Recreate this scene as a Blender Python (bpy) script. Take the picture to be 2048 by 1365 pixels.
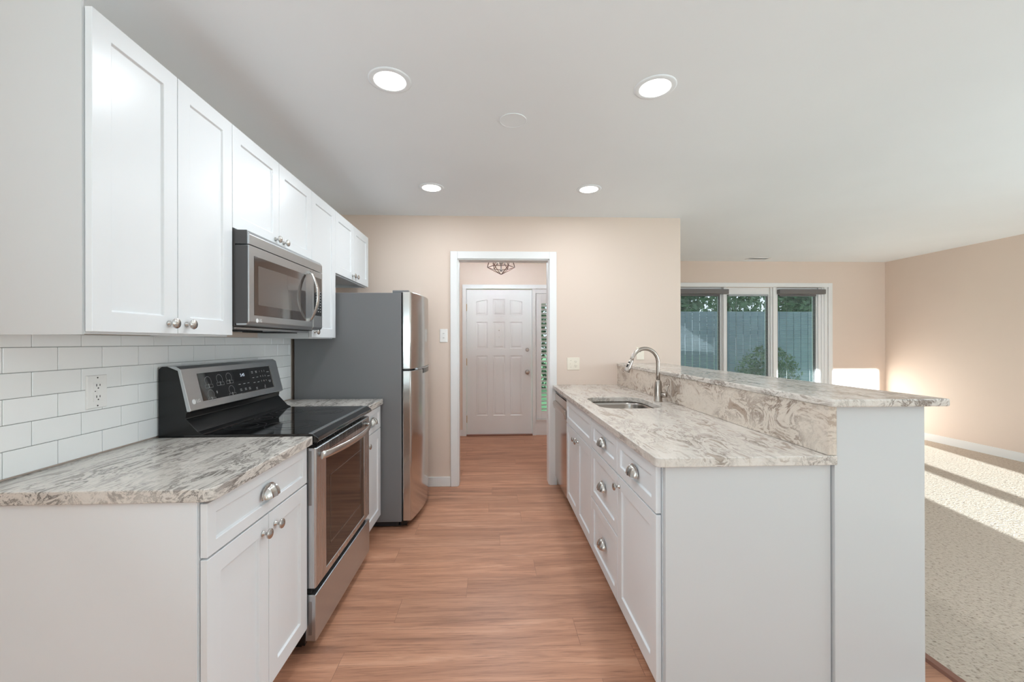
import bpy, bmesh, math, random
from mathutils import Vector, Matrix, Euler
for _o in list(bpy.data.objects): bpy.data.objects.remove(_o, do_unlink=True)
S = bpy.context.scene
COL = S.collection
PI = math.pi
random.seed(7)

# ------------------------------------------------------------------ camera
F_PX, CX, CY = 832.38, 1017.2, 683.8
YAW, PITCH, ROLL, CAM_H = 0.0397, 0.0009, -0.0023, 1.307
cd = bpy.data.cameras.new('camera'); cam = bpy.data.objects.new('camera', cd); COL.objects.link(cam)
fw = Vector((math.sin(YAW), math.cos(YAW), 0)); rt = Vector((math.cos(YAW), -math.sin(YAW), 0)); up = Vector((0, 0, 1))
f2 = fw*math.cos(PITCH) + up*math.sin(PITCH); u2 = up*math.cos(PITCH) - fw*math.sin(PITCH)
r3 = rt*math.cos(ROLL) + u2*math.sin(ROLL); u3 = u2*math.cos(ROLL) - rt*math.sin(ROLL)
M = Matrix((r3, u3, -f2)).transposed().to_4x4(); M.translation = Vector((0, 0, CAM_H))
cam.matrix_world = M
cd.sensor_fit = 'HORIZONTAL'; cd.sensor_width = 36.0
cd.lens = F_PX/2048*36.0
cd.shift_x = (1024-CX)/2048; cd.shift_y = (CY-682.5)/2048
cd.clip_start = 0.02; cd.clip_end = 200
S.camera = cam

# ------------------------------------------------------------------ view, world, sun, daylight, added fill lamps
S.view_settings.view_transform = 'Standard'
S.view_settings.look = 'None'
S.view_settings.gamma = 1.0
S.view_settings.use_curve_mapping = False
S.view_settings.exposure = 0.05
try: S.cycles.use_denoising = True
except Exception: pass
try:
    S.cycles.max_bounces = 10; S.cycles.diffuse_bounces = 6; S.cycles.transparent_max_bounces = 16
    S.cycles.sample_clamp_indirect = 4.0
except Exception: pass
W = bpy.data.worlds.new('sky'); S.world = W; W.use_nodes = True
bg = W.node_tree.nodes['Background']
bg.inputs['Color'].default_value = (0.80, 0.90, 1.0, 1); bg.inputs['Strength'].default_value = 1.5

def lamp(name, kind, loc, power, color=(1, 1, 1), **kw):
    d = bpy.data.lights.new(name, kind); d.energy = power; d.color = color
    for k, v in kw.items():
        if k not in ('rot', 'dir'): setattr(d, k, v)
    o = bpy.data.objects.new(name, d); COL.objects.link(o); o.location = loc
    if 'dir' in kw: o.rotation_euler = Vector(kw['dir']).to_track_quat('-Z', 'Y').to_euler()
    return o
SUN_DIR = (0.21, 1.0, -0.1228)
lamp('sun', 'SUN', (2, -6, 3), 35.0, (0.87, 0.95, 1.0), angle=math.radians(0.5), dir=SUN_DIR)
REAR = -3.2
DAY = (0.76, 0.90, 1.0)
lamp('daylight_patio', 'AREA', (2.94, REAR+0.02, 1.05), 56, DAY, shape='RECTANGLE', size=1.5, size_y=1.9, dir=(0.5, 1, 2.2))
lamp('fill_left', 'AREA', (-1.38, -1.3, 1.45), 91, (0.72, 0.91, 1.0), shape='RECTANGLE', size=2.0, size_y=1.2, dir=(1, 0.12, 0.9))  # added fill lamp, brightens the peninsula fronts from the left
lamp('fill_right', 'AREA', (5.68, 0.2, 1.45), 108, (0.73, 0.89, 1.0), shape='RECTANGLE', size=2.2, size_y=1.3, dir=(-1, 0.5, 1.4))  # added fill lamp, brightens the dining side from the right
DOWN_W = 6.3
EXT = 1.0

# ------------------------------------------------------------------ materials
def lin(c):
    c = c/255.0
    return c/12.92 if c <= 0.04045 else ((c+0.055)/1.055)**2.4
def rgb(r, g, b): return (lin(r), lin(g), lin(b), 1)
MATS = {}
def mat(name, col=(200, 200, 200), rough=0.5, metal=0.0, spec=0.5, emit=None, estr=0, coat=0):
    if name in MATS: return MATS[name]
    m = bpy.data.materials.new(name); m.use_nodes = True
    b = m.node_tree.nodes['Principled BSDF']
    b.inputs['Base Color'].default_value = rgb(*col); b.inputs['Roughness'].default_value = rough
    b.inputs['Metallic'].default_value = metal; b.inputs['Specular IOR Level'].default_value = spec
    b.inputs['Coat Weight'].default_value = coat; b.inputs['Coat Roughness'].default_value = 0.08
    if emit:
        b.inputs['Emission Color'].default_value = rgb(*emit); b.inputs['Emission Strength'].default_value = estr
    MATS[name] = m
    return m
class N:
    """small node helper"""
    def __init__(s, m): s.m = m; s.t = m.node_tree; s.b = s.t.nodes['Principled BSDF']
    def n(s, typ, **kw):
        x = s.t.nodes.new(typ)
        for k, v in kw.items():
            if k in x.inputs: x.inputs[k].default_value = v
            else: setattr(x, k, v)
        return x
    def l(s, a, b): s.t.links.new(a, b)
    def coords(s, scale=(1, 1, 1), rot=(0, 0, 0), loc=(0, 0, 0)):
        g = s.n('ShaderNodeNewGeometry'); mp = s.n('ShaderNodeMapping')
        mp.inputs['Scale'].default_value = scale; mp.inputs['Rotation'].default_value = rot; mp.inputs['Location'].default_value = loc
        s.l(g.outputs['Position'], mp.inputs['Vector']); return mp.outputs['Vector']
    def noise(s, vec, scale, detail=4, rough=0.5, dist=0.0):
        x = s.n('ShaderNodeTexNoise'); x.inputs['Scale'].default_value = scale; x.inputs['Detail'].default_value = detail
        x.inputs['Roughness'].default_value = rough; x.inputs['Distortion'].default_value = dist
        s.l(vec, x.inputs['Vector']); return x.outputs['Fac']
    def ramp(s, fac, stops):
        r = s.n('ShaderNodeValToRGB'); e = r.color_ramp.elements
        while len(e) < len(stops): e.new(0.5)
        for el, (p, c) in zip(e, stops): el.position = p; el.color = c if len(c) == 4 else rgb(*c)
        s.l(fac, r.inputs['Fac']); return r.outputs['Color']
    def mix(s, fac, a, b, mode='MIX'):
        x = s.n('ShaderNodeMix', data_type='RGBA', blend_type=mode)
        for v, i in ((fac, 0), (a, 6), (b, 7)):
            if hasattr(v, 'links') or hasattr(v, 'is_linked'): s.l(v, x.inputs[i])
            else: x.inputs[i].default_value = v
        return x.outputs[2]
    def bump(s, h, strength=0.2, dist=0.01):
        x = s.n('ShaderNodeBump'); x.inputs['Strength'].default_value = strength; x.inputs['Distance'].default_value = dist
        s.l(h, x.inputs['Height']); s.l(x.outputs['Normal'], s.b.inputs['Normal'])
GREYS = [(0.0, (0, 0, 0, 1)), (1.0, (1, 1, 1, 1))]
def paint(name, col, rough=0.6, bump=0.05, scale=220, spec=0.5):
    m = mat(name, col, rough, spec=spec); n = N(m)
    v = n.coords()
    f = n.noise(v, 1.3, 2)
    c = rgb(*col); d = tuple(x*0.97 for x in c[:3]) + (1,)
    n.l(n.ramp(f, [(0.3, d), (0.7, c)]), n.b.inputs['Base Color'])
    n.bump(n.noise(v, scale, 2), bump, 0.002)
    return m
wall_m = paint('wall_paint_beige', (226, 207, 193), 0.65)
ceil_m = paint('ceiling_paint', (241, 245, 248), 0.8)
white_m = paint('white_trim_paint', (236, 235, 234), 0.38, 0.02)
cab_m = paint('white_cabinet_lacquer', (231, 233, 235), 0.3, 0.01, 60)
shaded_side_m = paint('cabinet_white_shaded', (212, 212, 212), 0.4, 0.01, 60)  # cabinet white darkened: shade on the near side panel put into the colour
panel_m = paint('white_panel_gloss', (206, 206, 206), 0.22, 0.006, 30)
dark_m = mat('dark_void', (20, 20, 20), 0.8)
black_m = mat('black_enamel', (14, 14, 15), 0.25)
blackglass_m = mat('black_ceramic_glass', (8, 8, 9), 0.06, coat=0.5)
plate_m = mat('wall_plate_white', (240, 238, 235), 0.35)
plate_ivory = mat('wall_plate_ivory', (236, 226, 210), 0.35)
slot_m = mat('outlet_slots', (60, 55, 50), 0.6)
nickel_m = mat('brushed_nickel', (205, 202, 198), 0.26, 1.0)
chrome_dark = mat('aged_nickel', (150, 142, 136), 0.3, 1.0)
bronze_m = mat('pendant_bronze', (112, 84, 72), 0.4, 0.8)
brass_m = mat('brass_hinge', (190, 160, 110), 0.35, 1.0)
grey_paint = paint('fridge_side_grey', (122, 122, 124), 0.45, 0.12, 500)
mw_side = paint('microwave_side_charcoal', (74, 72, 72), 0.4, 0.05, 400)
valance_m = mat('blind_valance_grey', (112, 108, 106), 0.55)
slat_m = mat('blind_slats', (164, 168, 170), 0.5)
rubber_m = mat('rubber', (30, 30, 32), 0.7)
icon_m = mat('printed_marks', (165, 165, 165), 0.5)
logo_m = mat('logo_silver', (235, 235, 235), 0.35)
lens_m = mat('lamp_lens', (255, 255, 255), 0.4, emit=(255, 250, 243), estr=5.0)
bulb_m = mat('lamp_bulb', (255, 240, 220), 0.4, emit=(255, 224, 190), estr=6.0)
digit_m = mat('display_digits', (230, 240, 250), 0.4, emit=(220, 235, 255), estr=0.35)
screen_m = mat('display_screen', (14, 15, 20), 0.12)
ovenglass_m = mat('oven_window_glass', (30, 18, 13), 0.05)
mwglass_m = mat('microwave_window_glass', (52, 42, 37), 0.05, coat=1.0)
def steel(name, col, rough, axis=2, metal=1.0):
    m = mat(name, col, rough, metal); n = N(m)
    sc = [6, 6, 6]; sc = [300 if i != axis else 2 for i in range(3)]
    f = n.noise(n.coords(tuple(sc)), 1.0, 3)
    c = rgb(*col); n.l(n.ramp(f, [(0.3, tuple(x*0.975 for x in c[:3])+(1,)), (0.7, c)]), n.b.inputs['Base Color'])
    r = n.n('ShaderNodeMapRange'); r.inputs['To Min'].default_value = rough*0.94; r.inputs['To Max'].default_value = rough*1.06
    n.l(f, r.inputs['Value']); n.l(r.outputs['Result'], n.b.inputs['Roughness'])
    return m
steel_m = steel('stainless_steel', (196, 200, 203), 0.33, 1)
steel_v = steel('stainless_steel_vertical', (200, 203, 206), 0.27, 2)
steel_fr = steel('stainless_fridge_front', (206, 204, 201), 0.17, 1)
steel_dw = steel('stainless_dishwasher', (196, 182, 172), 0.16, 2)
sink_m = steel('sink_steel', (176, 170, 164), 0.25, 0)

def granite(name, cream, mid, dark, rot, stretch, seed, veins=0.8):
    m = mat(name, cream, 0.2, spec=0.5); n = N(m)
    v = n.coords(stretch, (0, 0, rot), (seed, seed*0.7, seed*0.3))
    big = n.noise(v, 2.2, 4, 0.55, 1.0)
    med = n.noise(v, 7.0, 12, 0.68, 1.1)
    fine = n.noise(n.coords((2.0, 1.0, 2.0), (0, 0, rot), (seed, 2*seed, 0)), 34, 6, 0.7, 0.8)
    c = n.ramp(med, [(0.28, mid), (0.42, cream), (0.54, cream), (0.65, mid), (0.80, dark)])
    k = n.ramp(big, [(0.38, (0, 0, 0, 1)), (0.62, (veins, veins, veins, 1))])
    streak = n.ramp(med, [(0.40, (0, 0, 0, 1)), (0.455, (1, 1, 1, 1)), (0.50, (0.15, 0.15, 0.15, 1)), (0.56, (0, 0, 0, 1)), (0.61, (0.8, 0.8, 0.8, 1)), (0.66, (0, 0, 0, 1))])
    f = n.mix(1.0, streak, k, 'MULTIPLY')
    c = n.mix(f, c, rgb(*dark))
    sp = n.ramp(fine, [(0.33, (0.55, 0.55, 0.55, 1)), (0.46, (0, 0, 0, 1)), (1.0, (0, 0, 0, 1))])
    c = n.mix(sp, c, rgb(*mid))
    n.l(c, n.b.inputs['Base Color'])
    return m
granite_l = granite('granite_grey', (221, 214, 206), (170, 162, 155), (90, 84, 80), 0.22, (2.4, 0.55, 2.4), 3.1, 1.0)
granite_r = granite('granite_warm', (218, 210, 202), (182, 168, 156), (116, 102, 92), -0.25, (2.3, 0.7, 2.3), 8.7, 1.0)
granite_s = granite('granite_splash', (214, 201, 188), (180, 160, 144), (112, 90, 77), 0.1, (1.2, 1.0, 1.4), 5.2, 0.95)

def floor_material():
    m = mat('wood_plank_floor', (176, 126, 102), 0.42, spec=0.35); n = N(m)
    g = n.n('ShaderNodeNewGeometry')
    br = n.n('ShaderNodeTexBrick'); br.offset = 0.0
    br.inputs['Scale'].default_value = 1.0; br.inputs['Brick Width'].default_value = 1.22; br.inputs['Row Height'].default_value = 0.178
    br.inputs['Mortar Size'].default_value = 0.0012; br.inputs['Mortar Smooth'].default_value = 0.3; br.inputs['Bias'].default_value = 0.0
    br.inputs['Color1'].default_value = (0, 0, 0, 1); br.inputs['Color2'].default_value = (1, 1, 1, 1); br.inputs['Mortar'].default_value = (0.5, 0.5, 0.5, 1)
    sx = n.n('ShaderNodeSeparateXYZ'); n.l(g.outputs['Position'], sx.inputs[0])
    dv = n.n('ShaderNodeMath', operation='DIVIDE'); dv.inputs[1].default_value = 0.178; n.l(sx.outputs['Y'], dv.inputs[0])
    fl = n.n('ShaderNodeMath', operation='FLOOR'); n.l(dv.outputs[0], fl.inputs[0])
    wn = n.n('ShaderNodeTexWhiteNoise', noise_dimensions='1D'); n.l(fl.outputs[0], wn.inputs['W'])
    ma = n.n('ShaderNodeMath', operation='MULTIPLY_ADD'); ma.inputs[1].default_value = 1.22; n.l(wn.outputs['Value'], ma.inputs[0]); n.l(sx.outputs['X'], ma.inputs[2])
    cb = n.n('ShaderNodeCombineXYZ'); n.l(ma.outputs[0], cb.inputs['X']); n.l(sx.outputs['Y'], cb.inputs['Y']); n.l(cb.outputs[0], br.inputs['Vector'])
    # shift the grain per plank
    sh = n.n('ShaderNodeVectorMath', operation='MULTIPLY_ADD'); sh.inputs[1].default_value = (9.0, 3.0, 5.0)
    n.l(br.outputs['Color'], sh.inputs[0]); n.l(g.outputs['Position'], sh.inputs[2])
    def mp(sc):
        x = n.n('ShaderNodeMapping'); x.inputs['Scale'].default_value = sc; n.l(sh.outputs['Vector'], x.inputs['Vector']); return x.outputs['Vector']
    big = n.noise(mp((0.8, 10.0, 1)), 1.4, 6, 0.62, 0.8)
    fine = n.noise(mp((4.0, 110.0, 1)), 1.5, 6, 0.62, 0.6)
    c = n.ramp(big, [(0.24, (134, 97, 79)), (0.40, (178, 128, 102)), (0.56, (200, 147, 118)), (0.74, (218, 168, 140))])
    c = n.mix(n.ramp(fine, [(0.30, (0.62, 0.62, 0.62, 1)), (0.50, (0, 0, 0, 1))]), c, rgb(124, 84, 66))
    tone = n.ramp(br.outputs['Color'], [(0.0, (0.90, 0.90, 0.90, 1)), (1.0, (1.06, 1.05, 1.04, 1))])
    c = n.mix(1.0, c, tone, 'MULTIPLY')
    c = n.mix(n.ramp(br.outputs['Fac'], [(0, (0, 0, 0, 1)), (1, (0.5, 0.5, 0.5, 1))]), c, rgb(96, 64, 52))
    n.l(c, n.b.inputs['Base Color'])
    n.bump(fine, 0.06, 0.002)
    return m
def carpet_material():
    m = mat('loop_carpet', (200, 184, 168), 0.95, spec=0.1); n = N(m)
    v = n.coords((38, 105, 1), (0, 0, 0.12)); w = n.coords((95, 42, 1), (0, 0, 0.12))
    a = n.noise(v, 1.0, 2, 0.5); b = n.noise(w, 1.0, 2, 0.5)
    s = n.n('ShaderNodeMath', operation='MAXIMUM'); n.l(a, s.inputs[0]); n.l(b, s.inputs[1])
    c = n.ramp(s.outputs[0], [(0.38, (150, 134, 120)), (0.5, (190, 175, 160)), (0.7, (203, 188, 173))])
    n.l(c, n.b.inputs['Base Color']); n.bump(s.outputs[0], 0.5, 0.012)
    return m
floor_m = floor_material(); carpet_m = carpet_material()
wood_trim = mat('wood_reducer', (132, 88, 72), 0.4)
tile_m = mat('subway_tile_white', (243, 243, 242), 0.14)
grout_m = mat('tile_grout', (170, 169, 167), 0.8)
def glass_material():
    m = bpy.data.materials.new('window_glass'); m.use_nodes = True; t = m.node_tree; t.nodes.clear()
    o = t.nodes.new('ShaderNodeOutputMaterial'); mx = t.nodes.new('ShaderNodeMixShader'); tr = t.nodes.new('ShaderNodeBsdfTransparent'); gl = t.nodes.new('ShaderNodeBsdfGlossy')
    lw = t.nodes.new('ShaderNodeFresnel'); lw.inputs['IOR'].default_value = 1.22
    tr.inputs['Color'].default_value = (0.93, 0.96, 0.96, 1); gl.inputs['Roughness'].default_value = 0.02
    t.links.new(lw.outputs[0], mx.inputs[0]); t.links.new(tr.outputs[0], mx.inputs[1]); t.links.new(gl.outputs[0], mx.inputs[2]); t.links.new(mx.outputs[0], o.inputs[0])
    return m
glass_m = glass_material()
def noisy(name, c1, c2, scale, rough=0.8):
    m = mat(name, c1, rough); n = N(m)
    n.l(n.ramp(n.noise(n.coords(), scale, 4), [(0.35, c1), (0.65, c2)]), n.b.inputs['Base Color']); return m
grass_m = noisy('lawn_grass', (130, 190, 130), (160, 212, 152), 6)
leaf_m = noisy('tree_leaves', (88, 112, 86), (134, 158, 128), 3)
bark_m = noisy('tree_bark', (96, 84, 74), (130, 116, 104), 8)
fence_m = noisy('painted_fence', (142, 152, 172), (152, 163, 182), 3)

# ------------------------------------------------------------------ mesh helpers
class B:
    def __init__(s): s.bm = bmesh.new(); s.mi = 0
    def _tag(s, faces, smooth=False):
        for f in faces: f.material_index = s.mi; f.smooth = smooth
    def box(s, x0, x1, y0, y1, z0, z1):
        v = [s.bm.verts.new(p) for p in ((x0, y0, z0), (x1, y0, z0), (x1, y1, z0), (x0, y1, z0), (x0, y0, z1), (x1, y0, z1), (x1, y1, z1), (x0, y1, z1))]
        s._tag([s.bm.faces.new([v[i] for i in q]) for q in ((0, 3, 2, 1), (4, 5, 6, 7), (0, 1, 5, 4), (1, 2, 6, 5), (2, 3, 7, 6), (3, 0, 4, 7))]); return s
    def hexa(s, pts):
        v = [s.bm.verts.new(p) for p in pts]
        s._tag([s.bm.faces.new([v[i] for i in q]) for q in ((0, 3, 2, 1), (4, 5, 6, 7), (0, 1, 5, 4), (1, 2, 6, 5), (2, 3, 7, 6), (3, 0, 4, 7))]); return s
    def prism(s, pts, d, smooth=False):
        """polygon pts (3-D) extruded by vector d"""
        d = Vector(d); a = [s.bm.verts.new(p) for p in pts]; b = [s.bm.verts.new(Vector(p)+d) for p in pts]
        n = len(a); fs = [s.bm.faces.new(a[::-1]), s.bm.faces.new(b)]; s._tag(fs)
        s._tag([s.bm.faces.new((a[i], a[(i+1) % n], b[(i+1) % n], b[i])) for i in range(n)], smooth); return s
    def rings(s, rings, close=True, cap=True, smooth=True):
        R = [[s.bm.verts.new(p) for p in r] for r in rings]; n = len(R[0])
        for a, b in zip(R, R[1:]):
            for i in range(n if close else n-1):
                j = (i+1) % n
                s._tag([s.bm.faces.new((a[i], a[j], b[j], b[i]))], smooth)
        if cap and close:
            s._tag([s.bm.faces.new(R[0][::-1]), s.bm.faces.new(R[-1])])
        return s
    def lathe(s, prof, o, axis=(0, 0, 1), seg=24, cap=True):
        """prof: (r, h) along axis from o"""
        q = Vector(axis).to_track_quat('Z', 'Y'); o = Vector(o)
        return s.rings([[o + q @ Vector((max(r, 1e-5)*math.cos(2*PI*k/seg), max(r, 1e-5)*math.sin(2*PI*k/seg), h)) for k in range(seg)] for r, h in prof], cap=cap)
    def cyl(s, p0, p1, r, seg=20, r1=None):
        p0 = Vector(p0); p1 = Vector(p1); L = (p1-p0).length
        return s.lathe([(r, 0), (r if r1 is None else r1, L)], p0, p1-p0, seg)
    def tube(s, pts, r, seg=14, radii=None, flat=None):
        pts = [Vector(p) for p in pts]; out = []
        prev = None
        for i, p in enumerate(pts):
            t = (pts[min(i+1, len(pts)-1)] - pts[max(i-1, 0)]).normalized()
            if prev is None:
                a = Vector((0, 0, 1)) if abs(t.z) < 0.9 else Vector((0, 1, 0))
                nrm = (a - t*a.dot(t)).normalized()
            else: nrm = (prev - t*prev.dot(t)).normalized()
            prev = nrm; bn = t.cross(nrm); rr = radii[i] if radii else r
            fa, fb = flat if flat else (1, 1)
            out.append([p + nrm*rr*fa*math.cos(2*PI*k/seg) + bn*rr*fb*math.sin(2*PI*k/seg) for k in range(seg)])
        return s.rings(out)
    def build(s, name, m, parent=None, at=None, bevel=0.0, seg=2, angle=35, weld=False):
        bm = s.bm
        if weld: bmesh.ops.remove_doubles(bm, verts=bm.verts, dist=1e-5)
        bmesh.ops.recalc_face_normals(bm, faces=bm.faces)
        o0 = Vector(at) if at is not None else (parent['_o'] if parent is not None and '_o' in parent else None)
        if o0 is None: o0 = ORIG.get(parent.name, Vector((0, 0, 0))) if parent is not None else Vector((0, 0, 0))
        bmesh.ops.translate(bm, verts=bm.verts, vec=-o0)
        me = bpy.data.meshes.new(name); bm.to_mesh(me); bm.free()
        for x in (m if isinstance(m, (list, tuple)) else [m]): me.materials.append(x)
        o = bpy.data.objects.new(name, me); COL.objects.link(o)
        if parent is not None:
            o.parent = parent; ORIG[o.name] = o0
        else:
            o.location = o0; ORIG[o.name] = o0
        if bevel:
            b = o.modifiers.new('bevel', 'BEVEL'); b.width = bevel; b.segments = seg; b.limit_method = 'ANGLE'; b.angle_limit = math.radians(angle)
            b.harden_normals = False
        return o
ORIG = {}
def thing(name, label, cat, loc, group=None):
    o = bpy.data.objects.new(name, None); COL.objects.link(o); o.location = loc; o.empty_display_size = 0.1
    ORIG[o.name] = Vector(loc)
    return tag(o, label, cat, group)
def tag(o, label, cat, group=None):
    o['label'] = label; o['category'] = cat
    if group: o['group'] = group
    return o
def struct(o, label=None):
    o['kind'] = 'structure'
    if label: o['label'] = label
    return o
def text_mesh(body, size, frame, parent, name, m, ext=0.0006, align='CENTER'):
    """flat lettering: frame = (origin, right, up)"""
    cu = bpy.data.curves.new('t', 'FONT'); cu.body = body; cu.size = size; cu.extrude = ext; cu.align_x = align; cu.align_y = 'CENTER'
    tmp = bpy.data.objects.new('t', cu); COL.objects.link(tmp)
    dg = bpy.context.evaluated_depsgraph_get(); me = bpy.data.meshes.new_from_object(tmp.evaluated_get(dg))
    bpy.data.objects.remove(tmp, do_unlink=True)
    O, r, u = (Vector(x) for x in frame); nn = r.cross(u)
    base = ORIG[parent.name]
    for v in me.vertices: v.co = O + r*v.co.x + u*v.co.y + nn*v.co.z - base
    me.name = name; me.materials.clear(); me.materials.append(m)
    o = bpy.data.objects.new(name, me); COL.objects.link(o); o.parent = parent; ORIG[o.name] = base
    return o

# ------------------------------------------------------------------ room dimensions
XL, XR, YB, YF, ZC = -1.40, 5.70, 3.794, 5.818, 2.454     # left wall, right wall, doorway wall, entry wall, ceiling
XW = 1.748                                                # free end of the doorway wall
XC = 1.79                                                 # carpet edge
DL, DR, DT = -0.316, 0.528, 2.068                         # cased opening
WX0, WX1, WZ0, WZ1 = 2.50, 4.84, 0.32, 2.085              # dining window opening
FX0, FX1, FZ1 = -0.375, 0.955, 2.06                       # entry unit opening

def wall(name, b, m=wall_m): return struct(b.build(name, m))
wall('floor', B().box(XL-0.15, XC-0.01, REAR-0.15, YF+0.1, -0.08, 0), floor_m)
wall('carpet', B().box(XC-0.01, XR+0.12, REAR-0.15, YF+0.1, -0.08, 0.006), carpet_m)
wall('ceiling', B().box(XL-0.15, XR+0.15, REAR-0.15, YF+0.15, ZC, ZC+0.15), ceil_m)
b = B(); b.box(XL-0.14, XL, REAR-0.15, -2.3, 0, ZC); b.box(XL-0.14, XL, -0.3, YB, 0, ZC); b.box(XL-0.14, XL, -2.3, -0.3, 0, 0.8); b.box(XL-0.14, XL, -2.3, -0.3, 2.1, ZC)
wall('wall_left', b)
b = B()
for y0, y1 in ((-2.3, -2.24), (-1.33, -1.27), (-0.36, -0.3)): b.box(XL-0.1, XL-0.03, y0, y1, 0.8, 2.1)
b.box(XL-0.1, XL-0.03, -2.24, -0.36, 0.8, 0.86); b.box(XL-0.1, XL-0.03, -2.24, -0.36, 2.04, 2.1)
w5 = struct(b.build('added_window_left', white_m)); B().box(XL-0.068, XL-0.062, -2.24, -0.36, 0.86, 2.04).build('pane', glass_m, w5)  # made-up window out of view, added to go with the left fill lamp
b = B(); b.box(XR, XR+0.14, REAR-0.15, -0.9, 0, ZC); b.box(XR, XR+0.14, 1.3, YF+0.12, 0, ZC); b.box(XR, XR+0.14, -0.9, 1.3, 0, 0.8); b.box(XR, XR+0.14, -0.9, 1.3, 2.1, ZC)
wall('wall_right', b)
b = B()
for y0, y1 in ((-0.9, -0.84), (0.17, 0.23), (1.24, 1.3)): b.box(XR+0.03, XR+0.1, y0, y1, 0.8, 2.1)
b.box(XR+0.03, XR+0.1, -0.84, 1.24, 0.8, 0.86); b.box(XR+0.03, XR+0.1, -0.84, 1.24, 2.04, 2.1)
w4 = struct(b.build('added_window_right', white_m)); B().box(XR+0.062, XR+0.068, -0.84, 1.24, 0.86, 2.04).build('pane', glass_m, w4)  # made-up window out of view, added to go with the right fill lamp
b = B(); b.box(XL-0.14, DL, YB, YB+0.12, 0, ZC); b.box(DR, XW, YB, YB+0.12, 0, ZC); b.box(DL, DR, YB, YB+0.12, DT, ZC)
wall('wall_back', b)
wall('wall_divider', B().box(XW-0.12, XW, YB+0.12, YF, 0, ZC))
wall('wall_foyer', B().box(-1.02, -0.90, YB+0.12, YF, 0, ZC))
b = B()
b.box(-1.02, FX0, YF, YF+0.14, 0, ZC); b.box(FX0, FX1, YF, YF+0.14, FZ1, ZC); b.box(FX1, WX0, YF, YF+0.14, 0, ZC)
b.box(WX0, WX1, YF, YF+0.14, 0, WZ0); b.box(WX0, WX1, YF, YF+0.14, WZ1, ZC); b.box(WX1, XR+0.14, YF, YF+0.14, 0, ZC)
wall('wall_front', b)
# rear wall behind the viewpoint, with a two-leaf patio door
P1, P2, P3, P4 = 2.205, 2.809, 3.010, 3.679
b = B()
b.box(XL-0.14, 0.8, REAR-0.14, REAR, 0, ZC)
b.box(0.8, 2.10, REAR-0.14, REAR, 0, ZC); b.box(2.10, 3.78, REAR-0.14, REAR, 2.08, ZC); b.box(3.78, XR+0.14, REAR-0.14, REAR, 0, ZC)
wall('wall_rear', b)
b = B()
for x0, x1 in ((2.10, P1), (P2, P3), (P4, 3.78)): b.box(x0, x1, REAR-0.09, REAR-0.04, 0, 2.08)
for x0, x1 in ((P1, P2), (P3, P4)): b.box(x0, x1, REAR-0.09, REAR-0.04, 2.0, 2.08); b.box(x0, x1, REAR-0.09, REAR-0.04, 0, 0.12)
dr = struct(b.build('door_2', white_m))
b = B()
for x0, x1 in ((P1, P2), (P3, P4)): b.box(x0, x1, REAR-0.068, REAR-0.062, 0.12, 2.0)
b.build('pane', glass_m, dr)

# peninsula stud wall
KX0, KX1, KY, KZ = 1.184, 1.508, 1.395, 1.083
wall('wall_peninsula', B().box(KX0, KX1, KY, YB, 0, KZ), panel_m)
def board(name, x0, x1, y0, y1, h=0.085):
    return struct(B().box(x0, x1, y0, y1, 0, h).build(name, white_m, bevel=0.004))
board('baseboard_back', -0.625, -0.378, YB-0.014, YB, 0.088)
board('baseboard_right', XR-0.014, XR, REAR, YF, 0.10)
b = B(); b.box(XW, XR-0.014, YF-0.014, YF, 0, 0.10); struct(b.build('baseboard_front', white_m, bevel=0.004))
board('baseboard_divider', XW, XW+0.014, YB, YF-0.014, 0.10)
b = B(); b.box(KX0-0.004, KX1+0.014, KY-0.014, KY, 0, 0.105); b.box(KX1, KX1+0.014, KY, YB, 0, 0.105)
struct(b.build('baseboard_peninsula', white_m, bevel=0.003))
b = B(); b.box(-0.90, -0.886, YB+0.12, YF, 0, 0.085); b.box(-0.886, -0.412, YF-0.014, YF, 0, 0.085); struct(b.build('baseboard_foyer', white_m, bevel=0.003))
struct(B().prism([(XC-0.028, REAR, 0), (XC-0.02, REAR, 0.010), (XC+0.006, REAR, 0.012), (XC+0.012, REAR, 0.006), (XC+0.012, REAR, 0)], (0, YB-REAR, 0)).build('trim_3', wood_trim))

# cased opening
b = B()
b.box(-0.376, DL+0.004, YB-0.016, YB, 0, 2.131); b.box(DR-0.004, 0.590, YB-0.016, YB, 0, 2.131); b.box(DL+0.004, DR-0.004, YB-0.016, YB, DT-0.004, 2.131)
b.box(DL, DL+0.014, YB, YB+0.12, 0, DT); b.box(DR-0.014, DR, YB, YB+0.12, 0, DT); b.box(DL, DR, YB, YB+0.12, DT-0.014, DT)
b.box(-0.376, DL+0.004, YB+0.12, YB+0.136, 0, 2.131); b.box(DR-0.004, 0.590, YB+0.12, YB+0.136, 0, 2.131); b.box(DL, DR, YB+0.12, YB+0.136, DT-0.004, 2.131)
struct(b.build('trim_1', white_m, bevel=0.003))

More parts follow.
